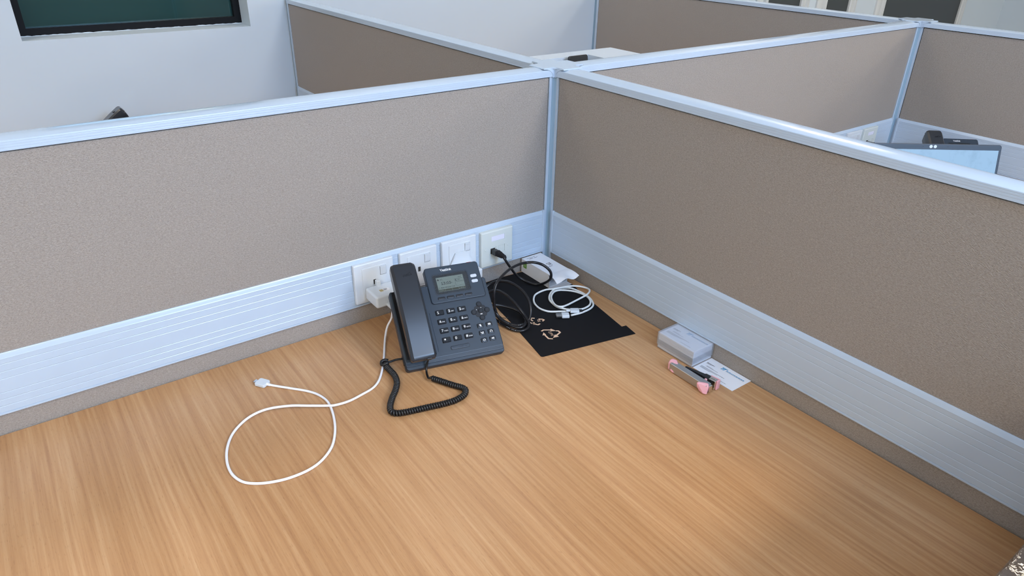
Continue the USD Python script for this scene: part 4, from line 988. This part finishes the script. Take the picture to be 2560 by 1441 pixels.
# ------------------------------------------------------------------ laptop in the far cubicle
A_, B_ = np.array([0.8781, -0.2776, 0.215]), np.array([1.1630, -0.4883, 0.215])
ux = (B_ - A_) / np.linalg.norm(B_ - A_); nf = np.array([ux[1], -ux[0], 0.0])       # nf: towards the user
lw = np.linalg.norm(B_ - A_); lean = math.radians(14)
up = np.array([-nf[0] * math.sin(lean), -nf[1] * math.sin(lean), math.cos(lean)]); out_n = np.cross(ux, up)
if out_n @ nf < 0: out_n = -out_n
lh = (0.215 - 0.012) / math.cos(lean)
LO = A_ - up * lh                                                              # hinge, left end
lap = Thing('laptop', 'open dark laptop with pale blue screen in the far cubicle', 'laptop', (LO[0], LO[1], 0))
ll = lambda m: affine(m, LO, ux, up, out_n)
ld = lap.part('lid', ll(plate(0, 0, lw, lh, 0.008, -0.0045, 0.0, 0.0008)), 'lid_grey', world=True)
lap.part('bezel', ll(plate(0.0015, 0.0015, lw - 0.0015, lh - 0.0015, 0.007, -0.0005, 0.0006, 0.0004)), 'bezel', world=True, parent=ld)
lap.part('screen', ll(box(0.0080, 0.012, 0.0005, lw - 0.0075, lh - 0.0150, 0.0009)), 'screen_glow', world=True, parent=ld)
for x in (0.460, 0.492): lap.part('camera_dot', ll(disc(lw * x, lh - 0.0072, 0.0043, 0.0004, 0.0010, 0.0002, 20)), 'lens_pale', world=True, parent=ld)
for x in (0.40, 0.59): lap.part('microphone_hole', ll(disc(lw * x, lh - 0.0072, 0.0008, 0.0004, 0.0010, 0.0002, 10)), 'core_dark', world=True, parent=ld)
lb = lambda m: affine(m, (LO[0], LO[1], 0), ux, nf, (0, 0, 1) if np.cross(ux, nf)[2] > 0 else (0, 0, 1))
lap.part('base', lb(plate(0, 0.004, lw, 0.245, 0.008, 0.0006, 0.0135, 0.001)), 'lid_grey', world=True)
lap.part('keyboard', lb([plate(0.02 + 0.0235 * i, 0.025 + 0.0205 * j, 0.0405 + 0.0235 * i, 0.0425 + 0.0205 * j, 0.002, 0.013, 0.0146, 0.0004, 2) for i in range(13) for j in range(5)]), 'key_black', world=True)
lap.part('trackpad', lb(plate(lw / 2 - 0.055, 0.145, lw / 2 + 0.055, 0.225, 0.003, 0.013, 0.0137, 0.0002)), 'bezel', world=True)
t = Thing('network_plug', 'black network plug in the far outlet, tip showing above the laptop lid', 'plug', (1.352, -0.045, 0.08))
t.part('boot', [rbox(1.3430, -0.060, 0.0735, 1.3560, -0.0345, 0.0860, 0.0015, 8), hullpts([(1.343, -0.058, 0.075), (1.356, -0.058, 0.075), (1.343, -0.058, 0.087), (1.356, -0.058, 0.087), (1.354, -0.088, 0.066), (1.362, -0.088, 0.066), (1.354, -0.086, 0.074), (1.362, -0.086, 0.074)])], 'cable_black', world=True)

# ------------------------------------------------------------------ printer behind the centre post
pr = Thing('printer', 'white desktop printer behind the near post, output tray open on top', 'printer', (0.62, 0.50, 0))
RX0, RX1, RY0, RY1, RZ = 0.395, 0.835, 0.290, 0.7000, 0.330
bodyp = rbox(RX0, RY0, 0.001, RX1, RY1, RZ, 0.006, 10) - box(RX0 + 0.04, RY0 - 0.02, 0.265, 0.6610, 0.6250, 0.40)
bodyp = bodyp + hullpts([(RX0 + 0.03, RY0 + 0.01, 0.26), (0.6612, RY0 + 0.01, 0.26), (RX0 + 0.03, 0.6260, 0.26), (0.6612, 0.6260, 0.26), (RX0 + 0.03, RY0 + 0.01, 0.31), (0.6612, RY0 + 0.01, 0.29), (RX0 + 0.03, 0.6260, 0.270), (0.6612, 0.6260, 0.270)])
bodyp = bodyp - box(0.5600, 0.500, 0.262, 0.6560, 0.6240, 0.40)
pr.part('body', bodyp, 'printer_white', world=True)
pr.part('tray_floor', box(0.440, 0.600, 0.2715, 0.588, 0.624, 0.2725), 'printer_grey', world=True)
pr.part('output_slot', box(0.5605, 0.500, 0.2600, 0.6555, 0.6235, 0.2640), 'printer_dark', world=True)
fl = plate(0, 0, 0.080, 0.055, 0.008, -0.004, 0.004, 0.001)
pr.part('paper_stop', affine(fl, (0.5520, 0.5900, 0.2830), (1, 0, 0), (0, 0.16, 0.985), (0, -0.985, 0.16)), 'printer_dark', world=True, label='dark rounded paper stop')
